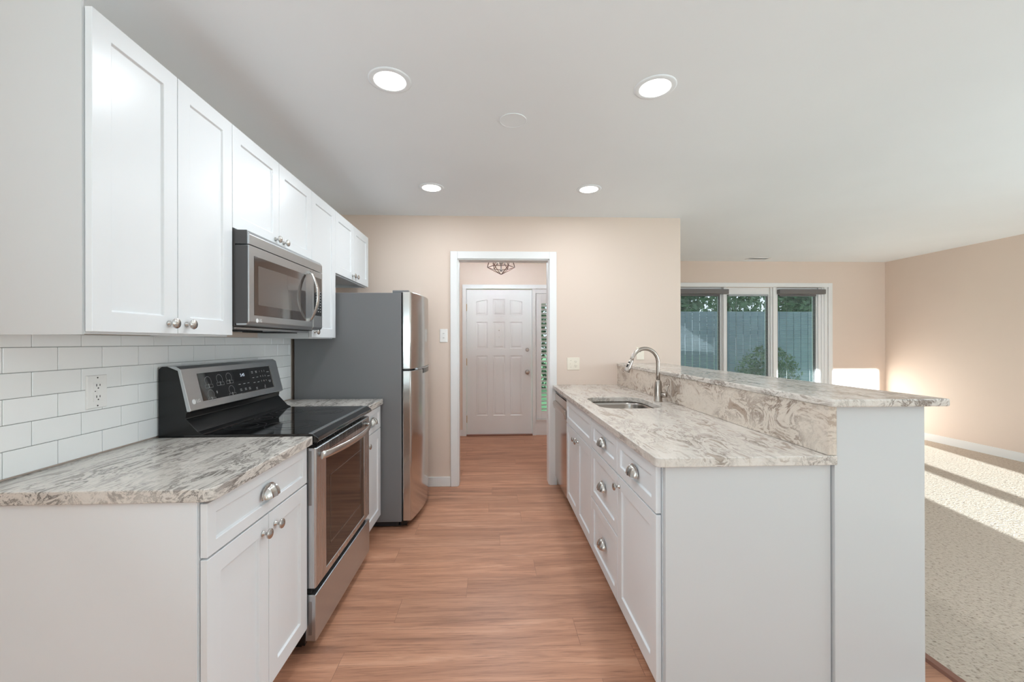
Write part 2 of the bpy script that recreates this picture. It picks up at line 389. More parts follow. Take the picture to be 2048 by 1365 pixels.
# ------------------------------------------------------------------ entry door with sidelight
def paneled(b, face, holes, depth, thick):
    """slab seen from -y: face=(x0,x1,z0,z1,y front); holes = list of closed loops [(x,z)..]; moulded panels"""
    x0, x1, z0, z1, y = face; bm = b.bm
    def loop(pts, yy): return [bm.verts.new((p[0], yy, p[1])) for p in pts]
    outer = loop([(x0, z0), (x1, z0), (x1, z1), (x0, z1)], y)
    edges = [bm.edges.new((outer[i], outer[(i+1) % 4])) for i in range(4)]
    for h in holes:
        l0 = loop(h, y); n = len(l0)
        edges += [bm.edges.new((l0[i], l0[(i+1) % n])) for i in range(n)]
        cx = sum(p[0] for p in h)/n; cz = sum(p[1] for p in h)/n
        hx = max(abs(p[0]-cx) for p in h); hz = max(abs(p[1]-cz) for p in h)
        prev = l0
        for inset, dep in ((0.010, depth), (0.018, depth), (0.036, depth*0.15)):
            sx = (hx-inset)/hx; sz = (hz-inset)/hz
            cur = loop([(cx+(p[0]-cx)*sx, cz+(p[1]-cz)*sz) for p in h], y+dep)
            for i in range(n): bm.faces.new((prev[i], prev[(i+1) % n], cur[(i+1) % n], cur[i]))
            prev = cur
        bm.faces.new(prev)
    bmesh.ops.triangle_fill(bm, use_beauty=True, use_dissolve=False, edges=edges)
    back = loop([(x0, z0), (x1, z0), (x1, z1), (x0, z1)], y+thick)
    for i in range(4): bm.faces.new((outer[i], outer[(i+1) % 4], back[(i+1) % 4], back[i]))
    bm.faces.new(back)
def rect(x0, x1, z0, z1): return [(x0, z0), (x1, z0), (x1, z1), (x0, z1)]
def arch(x0, x1, z0, za, zb, n=6):
    """top edge curving from height za at x0 to zb at x1"""
    return [(x0, z0), (x1, z0)] + [(x1+(x0-x1)*k/n, zb+(za-zb)*((k/n)**1.8 if za < zb else 1-(1-k/n)**1.8)) for k in range(n+1)]
YD = YF+0.02
c1, c2, c3 = (-0.222, -0.062), (0.014, 0.182), (0.251, 0.426)
holes = [arch(*c1, 1.683, 1.872, 1.897), rect(*c2, 1.683, 1.911), arch(*c3, 1.683, 1.897, 1.872)]
for c in (c1, c2, c3): holes += [rect(*c, 1.215, 1.59), rect(*c, 0.276, 1.117)]
b = B(); paneled(b, (-0.353, 0.557, 0.018, 2.046, YD), holes, 0.007, 0.045)
d1 = struct(b.build('door_1', white_m, at=(0.1, YD, 0)))
for nm, z, rr in (('deadbolt', 1.198, 0.027), ('door_knob', 0.884, 0.030)):
    b = B()
    if nm == 'deadbolt': b.lathe([(rr, 0), (rr, 0.006), (0.020, 0.014), (0.018, 0.022)], (0.494, YD, z), (0, -1, 0)); b.box(0.490, 0.498, YD-0.034, YD-0.02, z-0.014, z+0.014)
    else: b.lathe([(0.032, 0), (0.032, 0.005), (0.014, 0.012), (0.012, 0.03), (0.024, 0.04), (0.030, 0.052), (0.026, 0.064), (0.012, 0.070)], (0.494, YD, z), (0, -1, 0))
    b.build(nm, nickel_m, d1)
b = B()
b.lathe([(0.007, 0), (0.007, 0.004), (0.004, 0.006)], (0.098, YD+0.001, 1.47), (0, -1, 0), 12); b.lathe([(0.004, 0), (0.003, 0.004)], (0.098, YD+0.001, 1.38), (0, -1, 0), 12)
b.build('peephole', nickel_m, d1)
for z in (0.23, 1.03, 1.79):
    B().box(-0.362, -0.350, YD-0.012, YD+0.004, z-0.05, z+0.05).build('hinge', brass_m, d1, bevel=0.002)
# frame, casing and mullion
b = B()
b.box(-0.412, -0.358, YF-0.016, YF+0.1, 0, 2.05); b.box(-0.412, 1.03, YF-0.016, YF, 2.05, 2.108); b.box(0.958, 1.03, YF-0.016, YF, 0, 2.05)
b.box(0.563, 0.612, YF-0.012, YF+0.1, 0, 2.05); b.box(-0.358, 0.563, YF+0.066, YF+0.1, 2.047, 2.05); b.box(0.612, 0.958, YF+0.0, YF+0.08, 0.0, 0.215); b.box(0.612, 0.958, YF, YF+0.08, 1.99, 2.05)
b.box(0.615, 0.955, YF-0.02, YF, 0.205, 0.222)
struct(b.build('trim_2', white_m, bevel=0.003))
struct(B().box(-0.358, 0.563, YF-0.03, YF+0.05, 0.0, 0.018).build('trim_4', wood_trim, bevel=0.003), 'wooden threshold under the entry door')
b = B(); b.box(0.612, 0.66, YF+0.07, YF+0.1, 0.215, 1.99); b.box(0.91, 0.958, YF+0.07, YF+0.1, 0.215, 1.99); b.box(0.66, 0.91, YF+0.07, YF+0.1, 0.215, 0.26); b.box(0.66, 0.91, YF+0.07, YF+0.1, 1.94, 1.99)
w2 = struct(b.build('window_2', white_m))
B().box(0.66, 0.91, YF+0.083, YF+0.088, 0.26, 1.94).build('pane', glass_m, w2)
sh = thing('plantation_shutter', 'white louvered shutter filling the sidelight beside the front door', 'shutter', (0.785, YF+0.02, 0.222))
b = B(); b.box(0.616, 0.692, YF+0.006, YF+0.032, 0.224, 1.985); b.box(0.878, 0.954, YF+0.006, YF+0.032, 0.224, 1.985); b.box(0.692, 0.878, YF+0.006, YF+0.032, 0.224, 0.335); b.box(0.692, 0.878, YF+0.006, YF+0.032, 1.845, 1.985)
b.build('frame', white_m, sh, bevel=0.003)
b = B(); nl = 27; pit = (1.845-0.335)/nl
for k in range(nl):
    z = 0.335+pit*(k+0.5); a = 0.42
    dy, dz = 0.027*math.cos(a), 0.027*math.sin(a)
    b.hexa([(0.692, YF+0.019-dy, z+dz-0.003), (0.878, YF+0.019-dy, z+dz-0.003), (0.878, YF+0.019+dy, z-dz-0.003), (0.692, YF+0.019+dy, z-dz-0.003),
            (0.692, YF+0.019-dy, z+dz+0.003), (0.878, YF+0.019-dy, z+dz+0.003), (0.878, YF+0.019+dy, z-dz+0.003), (0.692, YF+0.019+dy, z-dz+0.003)])
b.build('louvers', white_m, sh)

# ------------------------------------------------------------------ dining window: three sashes and blinds
b = B()
b.box(WX0-0.06, WX0, YF-0.018, YF, WZ0-0.06, WZ1+0.06); b.box(WX1, WX1+0.06, YF-0.018, YF, WZ0-0.06, WZ1+0.06); b.box(WX0, WX1, YF-0.018, YF, WZ1, WZ1+0.06)
b.box(WX0-0.08, WX1+0.08, YF-0.05, YF, WZ0-0.03, WZ0); b.box(WX0-0.06, WX1+0.06, YF-0.018, YF, WZ0-0.1, WZ0-0.03)
struct(b.build('trim_5', white_m, bevel=0.003))
G = [(2.68, 3.276), (3.378, 3.987), (4.127, 4.697)]
GZ0, GZ1 = 0.42, 1.985
b = B()
xs = [(WX0, G[0][0]), (G[0][1], G[1][0]), (G[1][1], G[2][0]), (G[2][1], WX1)]
for i, (x0, x1) in enumerate(xs):
    b.box(x0, x1, YF+0.04, YF+0.12, WZ0, WZ1)
    b.box(x0+(0.02 if i else 0), x1-(0.02 if i < 3 else 0), YF+0.02, YF+0.04, WZ0, WZ1)
    if i in (1, 2): b.box((x0+x1)/2-0.022, (x0+x1)/2+0.022, YF+0.0, YF+0.02, WZ0, WZ1)
    if i == 3: b.box(x0+0.06, x1, YF+0.01, YF+0.02, WZ0, WZ1); b.box(x0+0.095, x1, YF, YF+0.01, WZ0, WZ1)
for x0, x1 in G:
    b.box(x0, x1, YF+0.04, YF+0.12, WZ0, GZ0); b.box(x0, x1, YF+0.04, YF+0.12, GZ1, WZ1)
w1 = struct(b.build('window_1', white_m, bevel=0.003))
for x0, x1 in G:
    B().box(x0, x1, YF+0.088, YF+0.094, GZ0, GZ1).build('pane', glass_m, w1)
    b = B(); t = 0.012
    b.box(x0, x0+t, YF+0.05, YF+0.086, GZ0, GZ1); b.box(x1-t, x1, YF+0.05, YF+0.086, GZ0, GZ1); b.box(x0+t, x1-t, YF+0.05, YF+0.086, GZ1-t, GZ1); b.box(x0+t, x1-t, YF+0.05, YF+0.086, GZ0, GZ0+t)
    b.build('screen_frame', valance_m, w1)
bl_names = ['window blind of pale slats on the left sash, under a grey valance', 'window blind of pale slats on the middle sash, without a valance', 'window blind of pale slats on the right sash, under a grey valance']
for i, (x0, x1) in enumerate(G):
    t = thing('window_blind', bl_names[i], 'blind', ((x0+x1)/2, YF+0.03, GZ0), 'blinds of the triple window')
    b = B(); z = GZ0+0.03; a = 0.2 if i != 2 else -0.14; ys = YF+0.030; hw = 0.0125
    while z < GZ1-0.03:
        dy, dz = hw*math.cos(a), hw*math.sin(a)
        b.prism([(x0+0.016, ys-dy, z-dz), (x0+0.016, ys, z+0.0026), (x0+0.016, ys+dy, z+dz), (x0+0.016, ys, z+0.0004)], (x1-x0-0.032, 0, 0))
        z += 0.0195
    b.build('slats', slat_m, t)
    B().box(x0+0.014, x1-0.014, YF+0.018, YF+0.042, GZ0+0.004, GZ0+0.020).build('bottom_rail', slat_m, t)
    B().box(x0+0.014, x1-0.014, YF+0.016, YF+0.044, GZ1-0.026, GZ1-0.001).build('headrail', slat_m if i == 1 else valance_m, t)
    b = B()
    for fx in (0.2, 0.8): b.cyl((x0+(x1-x0)*fx, YF+0.016, GZ0+0.02), (x0+(x1-x0)*fx, YF+0.016, GZ1-0.02), 0.0012, 6)
    b.build('cord', slat_m, t)
    if i != 1:
        B().box(x0-0.028, x1+0.085, YF-0.045, YF+0.012, 1.985, 2.052).build('valance', valance_m, t, bevel=0.006)

# ------------------------------------------------------------------ backsplash of subway tiles
TY0, TY1, TZ0, TZ1 = 1.175, 2.94, 0.918, 1.336
b = B(); b.box(XL+0.0004, XL+0.004, TY0, TY1, TZ0, TZ1); b.mi = 1
rh, tw, g = 0.0747, 0.152, 0.0009
for r in range(6):
    z0 = 0.921+r*rh; z1 = min(z0+rh, TZ1)
    if r == 0: z0 = TZ0
    y = 1.24 + (0.076 if r % 2 else 0) - 0.152
    while y < TY1:
        a, c = max(y+g, TY0), min(y+tw-g, TY1)
        if c-a > 0.005: b.box(XL+0.004, XL+0.0085, a, c, z0+g, z1-g)
        y += tw
tag(b.build('tile_backsplash', [grout_m, tile_m], at=(XL, 2.0, TZ0), bevel=0.0012, seg=1), 'white subway tile backsplash between the grey countertop and the wall cabinets', 'backsplash')

# ------------------------------------------------------------------ cabinet parts
class Side:
    """front plane x=xf facing s (+1 = towards +x, -1 = towards -x)"""
    def __init__(s, xf, sgn): s.xf = xf; s.s = sgn
    def p(s, y, n, z): return (s.xf + s.s*n, y, z)
def shaker(side, y0, y1, z0, z1, t=0.019, fw=0.058, rec=0.008, name='door', parent=None, m=None):
    """n=0 is the front face, negative is into the cabinet"""
    b = B(); bm = b.bm
    R = [(0, 0.0, 0), (1, fw, 0), (1, fw+0.004, -rec)]
    def ring(ins, n): return [bm.verts.new(side.p(y, n, z)) for y, z in ((y0+ins, z0+ins), (y1-ins, z0+ins), (y1-ins, z1-ins), (y0+ins, z1-ins))]
    rs = [ring(0, -t), ring(0, 0), ring(fw, 0), ring(fw+0.0035, -rec)]
    for a, c in zip(rs, rs[1:]):
        for i in range(4): bm.faces.new((a[i], a[(i+1) % 4], c[(i+1) % 4], c[i]))
    bm.faces.new(rs[-1]); bm.faces.new(rs[0][::-1])
    return b.build(name, m or cab_m, parent, bevel=0.0014, seg=2, angle=40)
def knob(side, y, z, parent):
    b = B(); pr = [(0.0085, 0), (0.0085, 0.003), (0.005, 0.006), (0.0045, 0.013), (0.008, 0.016), (0.0145, 0.020), (0.0155, 0.0235), (0.0140, 0.0265), (0.0125, 0.0263), (0.0115, 0.0280), (0.0095, 0.0278), (0.0080, 0.0294), (0.005, 0.0292), (0.003, 0.0302), (0.0005, 0.0304)]
    b.lathe([(r*1.12, h*1.08) for r, h in pr], side.p(y, 0, z), (side.s, 0, 0), 28)
    return b.build('knob', nickel_m, parent)
def cup_pull(side, y, z, parent, w=0.088, h=0.040, d=0.026):
    b = B(); NA, NB = 56, 12; rows = []
    for j in range(NB+1):
        bb = j/NB*PI/2; row = []
        for i in range(NA+1):
            a = i/NA*PI
            rd = 1.0
            for c0 in (0.30, 0.5, 0.70):
                rd += 0.13*math.exp(-((i/NA-c0)/0.04)**2)
            sa = math.sin(a)**0.75
            row.append(side.p(y - w/2*math.cos(a), d*sa*math.sin(bb)*rd + 0.001, z + h*sa*math.cos(bb)*(1+(rd-1)*0.5)))
        rows.append(row)
    inner = [[side.p(p[1], max(0.0008, (p[0]-side.xf)*side.s*0.86), z+(p[2]-z)*0.90) for p in row] for row in rows]
    b.rings(rows, close=False, cap=False)
    b.rings(inner, close=False, cap=False)
    b.rings([rows[-1], inner[-1]], close=False, cap=False)
    # flange against the drawer
    fl = [side.p(y+(w/2+0.004)*math.cos(PI*k/20), 0.0, z-0.002+(h+0.006)*max(0, math.sin(PI*k/20))**0.75) for k in range(21)]
    b.prism(fl, (side.s*0.0016, 0, 0))
    return b.build('cup_pull', nickel_m, parent)

LU, LB, RI = Side(-1.079, 1), Side(-0.775, 1), Side(0.572, -1)
UT, UB, UB4 = 2.219, 1.338, 1.788
ys = [1.167, 1.777, 2.539, 2.919, 3.681]
def upper(y0, y1, zb, label, doors, knobs):
    t = thing('wall_cabinet', label, 'cabinet', (-1.24, (y0+y1)/2, zb), 'white wall cabinets')
    b = B(); xf = -1.079-0.0215
    b.box(XL+0.0005, xf, y0+0.002, y1-0.002, zb+0.018, UT-0.002)
    b.box(XL+0.0005, xf, y0+0.002, y0+0.018, zb-0.006, zb+0.018); b.box(XL+0.0005, xf, y1-0.018, y1-0.002, zb-0.006, zb+0.018); b.box(xf-0.02, xf, y0+0.018, y1-0.018, zb-0.006, zb+0.018)
    b.build('body', cab_m, t, bevel=0.001)
    for (a, c), k in zip(doors, knobs):
        d = shaker(LU, a, c, zb, UT, parent=t)
        knob(LU, k, zb+0.034, d)
    return t
m1 = (ys[0]+ys[1])/2+0.003
cab1 = upper(ys[0], ys[1], UB, 'tall white two-door wall cabinet nearest the camera, left of the microwave', [(ys[0]+0.001, m1-0.0015), (m1+0.0015, ys[1]-0.0015)], [m1-0.040, m1+0.040])
B().box(XL+0.0005, -1.101, ys[0]-0.004, ys[0]+0.0018, UB-0.008, 2.285).build('side_panel', shaded_side_m, cab1)
m2 = (ys[1]+ys[2])/2
upper(ys[1], ys[2], UB4, 'short white two-door wall cabinet directly above the microwave', [(ys[1]+0.0015, m2-0.0015), (m2+0.0015, ys[2]-0.0015)], [m2-0.040, m2+0.040])
upper(ys[2], ys[3], UB, 'tall narrow single-door white wall cabinet between microwave and fridge', [(ys[2]+0.0015, ys[3]-0.0015)], [ys[2]+0.036])
m4 = (ys[3]+ys[4])/2
upper(ys[3], ys[4], UB4, 'short white two-door wall cabinet above the refrigerator', [(ys[3]+0.0015, m4-0.0015), (m4+0.0015, ys[4]-0.0015)], [m4-0.036, m4+0.036])

def base_body(t, x0, x1, y0, y1, side, toe=0.075, ztop=0.876):
    """carcass with a recessed toe kick; side.s tells where the front is"""
    b = B()
    b.box(x0, x1, y0+0.001, y1-0.001, 0.105, ztop)
    if side.s > 0: b.box(x0, x1-toe, y0+0.001, y1-0.001, 0.0, 0.105)
    else: b.box(x0+toe, x1, y0+0.001, y1-0.001, 0.0, 0.105)
    return b.build('body', cab_m, t, bevel=0.001)
ZD0, ZD1, ZW1 = 0.110, 0.714, 0.868
# left run
t = thing('base_cabinet', 'white base cabinet with one drawer over two doors, left of the range', 'cabinet', (-1.08, 1.47, 0), 'white base cabinets')
b = B(); b.box(XL+0.0005, -0.798, 1.166, 1.774, 0.105, 0.876); b.box(XL+0.0005, -0.87, 1.18, 1.774, 0, 0.105); b.box(XL+0.0005, -0.8, 1.160, 1.166, 0.0, 0.876)
b.build('body', cab_m, t, bevel=0.001)
d = shaker(LB, 1.164, 1.773, 0.720, ZW1, fw=0.036, name='drawer', parent=t); cup_pull(LB, 1.478, 0.775, d)
d = shaker(LB, 1.164, 1.474, ZD0, ZD1, parent=t); knob(LB, 1.436, 0.662, d)
d = shaker(LB, 1.477, 1.773, ZD0, ZD1, parent=t); knob(LB, 1.516, 0.662, d)
t = thing('base_cabinet', 'narrow white base cabinet with a drawer and one door, between range and fridge', 'cabinet', (-1.08, 2.74, 0), 'white base cabinets')
base_body(t, XL+0.0005, -0.798, 2.552, 2.926, LB)
d = shaker(LB, 2.556, 2.922, 0.720, ZW1, fw=0.036, name='drawer', parent=t); cup_pull(LB, 2.739, 0.775, d)
d = shaker(LB, 2.556, 2.922, ZD0, ZD1, parent=t); knob(LB, 2.595, 0.662, d)
# peninsula
XI = 0.593
t = thing('base_cabinet', 'white base cabinet with a drawer over one door, nearest end of the peninsula', 'cabinet', (0.88, 1.67, 0), 'white base cabinets')
base_body(t, XI, 1.17, 1.434, 1.889, RI)
d = shaker(RI, 1.437, 1.888, 0.704, ZW1, fw=0.042, name='drawer', parent=t); cup_pull(RI, 1.662, 0.768, d)
d = shaker(RI, 1.437, 1.888, ZD0, 0.698, parent=t); knob(RI, 1.853, 0.655, d)
t = thing('base_cabinet', 'white base cabinet with a stack of three drawers in the peninsula', 'cabinet', (0.88, 2.14, 0), 'white base cabinets')
base_body(t, XI, 1.17, 1.890, 2.385, RI)
for z0, z1 in ((0.704, ZW1), (0.416, 0.698), (ZD0, 0.410)):
    d = shaker(RI, 1.892, 2.383, z0, z1, fw=0.046, name='drawer', parent=t); cup_pull(RI, 2.138, (z0+z1)/2-0.018, d)
t = thing('base_cabinet', 'white sink base cabinet with two doors under a false drawer front', 'cabinet', (0.88, 2.79, 0), 'white base cabinets')
b = B()
b.box(XI, 1.17, 2.388, 2.40, 0.105, 0.876); b.box(XI, 1.17, 3.176, 3.188, 0.105, 0.876); b.box(XI, 1.17, 2.40, 3.176, 0.105, 0.123); b.box(1.158, 1.17, 2.40, 3.176, 0.123, 0.876)
b.box(XI, XI+0.018, 2.40, 3.176, 0.123, 0.70); b.box(XI, XI+0.018, 2.40, 3.176, 0.70, 0.876); b.box(XI+0.075, 1.17, 2.388, 3.188, 0, 0.105)
b.build('body', cab_m, t)
shaker(RI, 2.388, 3.186, 0.690, ZW1, fw=0.046, name='false_drawer', parent=t)
d = shaker(RI, 2.388, 2.785, ZD0, 0.684, parent=t); knob(RI, 2.748, 0.640, d)
d = shaker(RI, 2.788, 3.186, ZD0, 0.684, parent=t); knob(RI, 2.828, 0.640, d)
tag(B().box(0.594, 1.180, 1.408, 1.430, 0, 0.880).build('end_panel', panel_m, at=(0.9, 1.42, 0), bevel=0.001), 'plain white end panel closing the peninsula cabinets, facing the camera', 'panel')

# ------------------------------------------------------------------ stone tops
def round_poly(pts, radii, n=6):
    out = []
    for i, p in enumerate(pts):
        r = radii[i]; p = Vector(p); a = Vector(pts[i-1]); c = Vector(pts[(i+1) % len(pts)])
        if r <= 0: out.append(tuple(p)); continue
        da = (a-p).normalized(); dc = (c-p).normalized()
        half = da.angle(dc)/2; L = r/math.tan(half)
        ctr = p + (da+dc).normalized()*(r/math.sin(half)); s0 = p+da*L-ctr; s1 = p+dc*L-ctr
        ang = s0.angle_signed(s1)
        for k in range(n+1):
            v = s0.copy(); v.rotate(Matrix.Rotation(-ang*k/n, 2)); out.append(tuple(ctr+v))
    return out
def slab(poly, z0, z1, name, m, label, cat, holes=(), bevel=0.005):
    b = B(); bm = b.bm; edges = []; loops = []
    for L in [poly]+list(holes):
        vs = [bm.verts.new((p[0], p[1], z0)) for p in L]; loops.append(vs)
        edges += [bm.edges.new((vs[i], vs[(i+1) % len(vs)])) for i in range(len(vs))]
    if holes:
        bmesh.ops.triangle_fill(bm, use_beauty=True, use_dissolve=True, edges=edges)
    else: bm.faces.new(loops[0])
    fs = list(bm.faces); r = bmesh.ops.extrude_face_region(bm, geom=fs)
    bmesh.ops.translate(bm, verts=[v for v in r['geom'] if isinstance(v, bmesh.types.BMVert)], vec=(0, 0, z1-z0))
    cx = sum(p[0] for p in poly)/len(poly); cy = sum(p[1] for p in poly)/len(poly)
    return tag(b.build(name, m, at=(cx, cy, z0), bevel=bevel, seg=2, angle=50), label, cat)
ZT = 0.914
slab(round_poly([(XL+0.0015, 1.145), (-0.752, 1.145), (-0.752, 1.776), (XL+0.0015, 1.776)], [0, 0.03, 0.003, 0]), 0.8785, ZT, 'countertop', granite_l, 'grey veined granite countertop nearest the camera, left of the range', 'countertop')
slab(round_poly([(XL+0.0015, 2.552), (-0.758, 2.552), (-0.758, 2.930), (XL+0.0015, 2.930)], [0, 0.003, 0.006, 0]), 0.8785, ZT, 'countertop', granite_l, 'small granite countertop between the range and the fridge', 'countertop')
sink_hole = round_poly([(0.652, 2.42), (1.030, 2.42), (1.030, 2.92), (0.652, 2.92)], [0.10]*4, 8)
slab(round_poly([(0.552, 1.380), (1.182, 1.380), (1.182, YB-0.001), (0.552, YB-0.001)], [0.022, 0.003, 0, 0]), 0.882, ZT, 'countertop', granite_r, 'warm beige granite countertop holding the sink on the peninsula', 'countertop', [sink_hole])
tag(B().box(1.153, 1.183, 1.384, YB-0.001, ZT+0.0005, 1.0835).build('granite_splash', granite_s, at=(1.168, 2.6, ZT), bevel=0.002), 'brown swirled granite upstand between sink countertop and raised bar top', 'backsplash')
slab(round_poly([(1.147, 1.357), (1.5625, 1.357), (1.5625, YB-0.001), (1.147, YB-0.001)], [0.01, 0.008, 0, 0]), 1.0838, 1.110, 'bar_top', granite_r, 'long raised granite bar top capping the peninsula half wall', 'countertop')

# ------------------------------------------------------------------ sink and faucet
faucet_m = mat('faucet_nickel', (182, 173, 165), 0.27, 1.0)
t = thing('sink', 'undermount stainless steel sink set in the peninsula countertop', 'sink', (0.84, 2.67, 0.72))
b = B()
def rr(inset, z, rad): return [(p[0], p[1], z) for p in round_poly([(0.652-0.006+inset, 2.42-0.006+inset), (1.036-inset, 2.42-0.006+inset), (1.036-inset, 2.926-inset), (0.652-0.006+inset, 2.926-inset)], [rad]*4, 8)]
b.rings([rr(-0.014, 0.8810, 0.11), rr(0, 0.8805, 0.10), rr(0.004, 0.86, 0.10), rr(0.010, 0.74, 0.09), rr(0.03, 0.716, 0.07), rr(0.06, 0.708, 0.05)], cap=False)
b.bm.faces.new([b.bm.verts.new(p) for p in rr(0.06, 0.708, 0.05)])
o = b.build('bowl', sink_m, t, weld=True)
sm = o.modifiers.new('thick', 'SOLIDIFY'); sm.thickness = 0.0015; sm.offset = 0
B().lathe([(0.045, 0), (0.045, 0.003), (0.036, 0.0035), (0.030, 0.001)], (0.87, 2.67, 0.7095), seg=24).build('drain', nickel_m, t)
t = thing('faucet', 'brushed nickel gooseneck faucet with pull-down spray head behind the sink', 'faucet', (1.088, 2.69, ZT))
FX, FY = 1.088, 2.69
b = B(); b.lathe([(0.027, 0.0), (0.027, 0.004), (0.0255, 0.006), (0.0255, 0.075), (0.0245, 0.10), (0.021, 0.128), (0.0165, 0.140), (0.0135, 0.142)], (FX, FY, ZT)); b.build('base', faucet_m, t)
dv = Vector((-0.985, -0.17, 0)).normalized(); R = 0.096; zc = 1.166
pts = [(FX, FY, ZT+0.14), (FX, FY, 1.09), (FX, FY, 1.13)]
for k in range(19):
    a = math.radians(168*k/18); p = Vector((FX, FY, zc)) + dv*(R-R*math.cos(a)) + Vector((0, 0, R*math.sin(a))); pts.append(tuple(p))
tg = (Vector(pts[-1])-Vector(pts[-2])).normalized()
b = B(); b.tube(pts, 0.0125, 16); b.build('spout', faucet_m, t)
e = Vector(pts[-1]); hd = (tg + dv*0.22).normalized()
b = B(); b.lathe([(0.0135, -0.004), (0.014, 0.002), (0.0145, 0.012), (0.019, 0.050), (0.0215, 0.078), (0.0205, 0.081), (0.017, 0.0815)], e, hd); sp = b.build('spray_head', faucet_m, t)
sd = (dv - hd*dv.dot(hd)).normalized()*1.0
sdc = (Vector((-0.75, -0.65, 0)) - hd*Vector((-0.75, -0.65, 0)).dot(hd)).normalized()
b = B()
for h, ln in ((0.020, 0.009), (0.045, 0.020)):
    c = e+hd*h; q = hd.cross(sdc).normalized(); r0 = 0.0158 if h < 0.03 else 0.0188
    b.hexa([tuple(c+sdc*(r0-0.003)+hd*s1*ln/2+q*s2*0.005) for s1, s2 in ((-1, -1), (1, -1), (1, 1), (-1, 1))]+[tuple(c+sdc*(r0+0.0014)+hd*s1*ln/2+q*s2*0.0045) for s1, s2 in ((-1, -1), (1, -1), (1, 1), (-1, 1))])
b.build('spray_buttons', rubber_m, sp)
b = B(); hv = Vector((0.72, -0.69, 0)); c = Vector((FX, FY, ZT+0.047))
b.lathe([(0.0175, 0.012), (0.0175, 0.052), (0.0155, 0.056)], c, hv)
l0 = c+hv*0.043; b.tube([l0, l0+Vector((0.012, -0.004, 0.03)), l0+Vector((0.026, -0.008, 0.075))], 0.004, 10)
b.build('handle', faucet_m, t)

# ------------------------------------------------------------------ range
RY0, RY1, RXF = 1.781, 2.547, -0.742
t = thing('range', 'stainless steel electric range with black glass cooktop and rear control panel', 'range', (-1.06, 2.164, 0))
SR = Side(RXF, 1)
b = B(); b.box(-1.375, -0.790, RY0+0.004, RY1-0.004, 0.03, 0.885)
for yy in (RY0+0.04, RY1-0.07):
    b.box(-0.86, -0.82, yy, yy+0.03, 0, 0.03); b.box(-1.34, -1.30, yy, yy+0.03, 0, 0.03)
b.build('body', black_m, t)
b = B(); b.prism([(-1.28, RY0, 0.886), (-0.735, RY0, 0.886), (-0.728, RY0, 0.893), (-0.730, RY0, 0.905), (-0.752, RY0, 0.921), (-0.765, RY0, 0.923), (-1.28, RY0, 0.923)], (0, RY1-RY0, 0))
ck = b.build('cooktop', blackglass_m, t, bevel=0.002)
B().box(-0.7735, -0.7575, RY0+0.006, RY1-0.006, 0.9215, 0.9245).build('front_trim', steel_m, ck, bevel=0.001)
ring_m = mat('burner_marks', (40, 40, 42), 0.3)
b = B()
for x, y, r in ((-0.93, 1.98, 0.115), (-0.93, 2.36, 0.095), (-1.14, 1.97, 0.085), (-1.14, 2.36, 0.085), (-1.15, 2.165, 0.05)):
    for q in (r, r*0.62):
        b.rings([[(x+(q+d)*math.cos(2*PI*k/48), y+(q+d)*math.sin(2*PI*k/48), 0.9232+h) for k in range(48)] for d, h in ((-0.0012, 0), (-0.0012, 0.0003), (0.0012, 0.0003), (0.0012, 0))], cap=False)
b.build('burner_marks', ring_m, ck)
# oven door
DZ0, DZ1 = 0.270, 0.862
b = B(); bm = b.bm
def rg(y0, y1, z0, z1, n): return [bm.verts.new(SR.p(y, n, z)) for y, z in ((y0, z0), (y1, z0), (y1, z1), (y0, z1))]
WY0, WY1, WZa, WZb = 1.892, 2.448, 0.300, 0.800
rs = [rg(RY0+0.002, RY1-0.002, DZ0, DZ1, -0.045), rg(RY0+0.002, RY1-0.002, DZ0, DZ1, -0.006), rg(RY0+0.008, RY1-0.008, DZ0+0.004, DZ1-0.004, 0), rg(WY0, WY1, WZa, WZb, 0), rg(WY0+0.003, WY1-0.003, WZa+0.003, WZb-0.003, -0.004)]
for a, c in zip(rs, rs[1:]):
    for i in range(4): bm.faces.new((a[i], a[(i+1) % 4], c[(i+1) % 4], c[i]))
bm.faces.new(rs[0][::-1]); bm.faces.new(rs[-1])
od = b.build('oven_door', steel_v, t, bevel=0.0015)
B().box(RXF-0.006, RXF-0.0025, WY0+0.003, WY1-0.003, WZa+0.003, WZb-0.003).build('window', ovenglass_m, od)
b = B()
fy0, fy1, fz0, fz1 = 1.945, 2.39, 0.385, 0.70
for y0, y1, z0, z1 in ((fy0, fy1, fz0, fz0+0.006), (fy0, fy1, fz1-0.003, fz1), (fy0, fy0+0.004, fz0, fz1), (fy1-0.004, fy1, fz0, fz1)): b.box(RXF-0.0028, RXF-0.0018, y0, y1, z0, z1)
b.build('window_border', mat('oven_border', (96, 78, 68), 0.3), od)
b = B()
for k in range(5): b.box(RXF-0.004, RXF+0.0006, 1.93, 2.40, 0.826+k*0.0065, 0.829+k*0.0065)
b.build('vent_slots', dark_m, od)
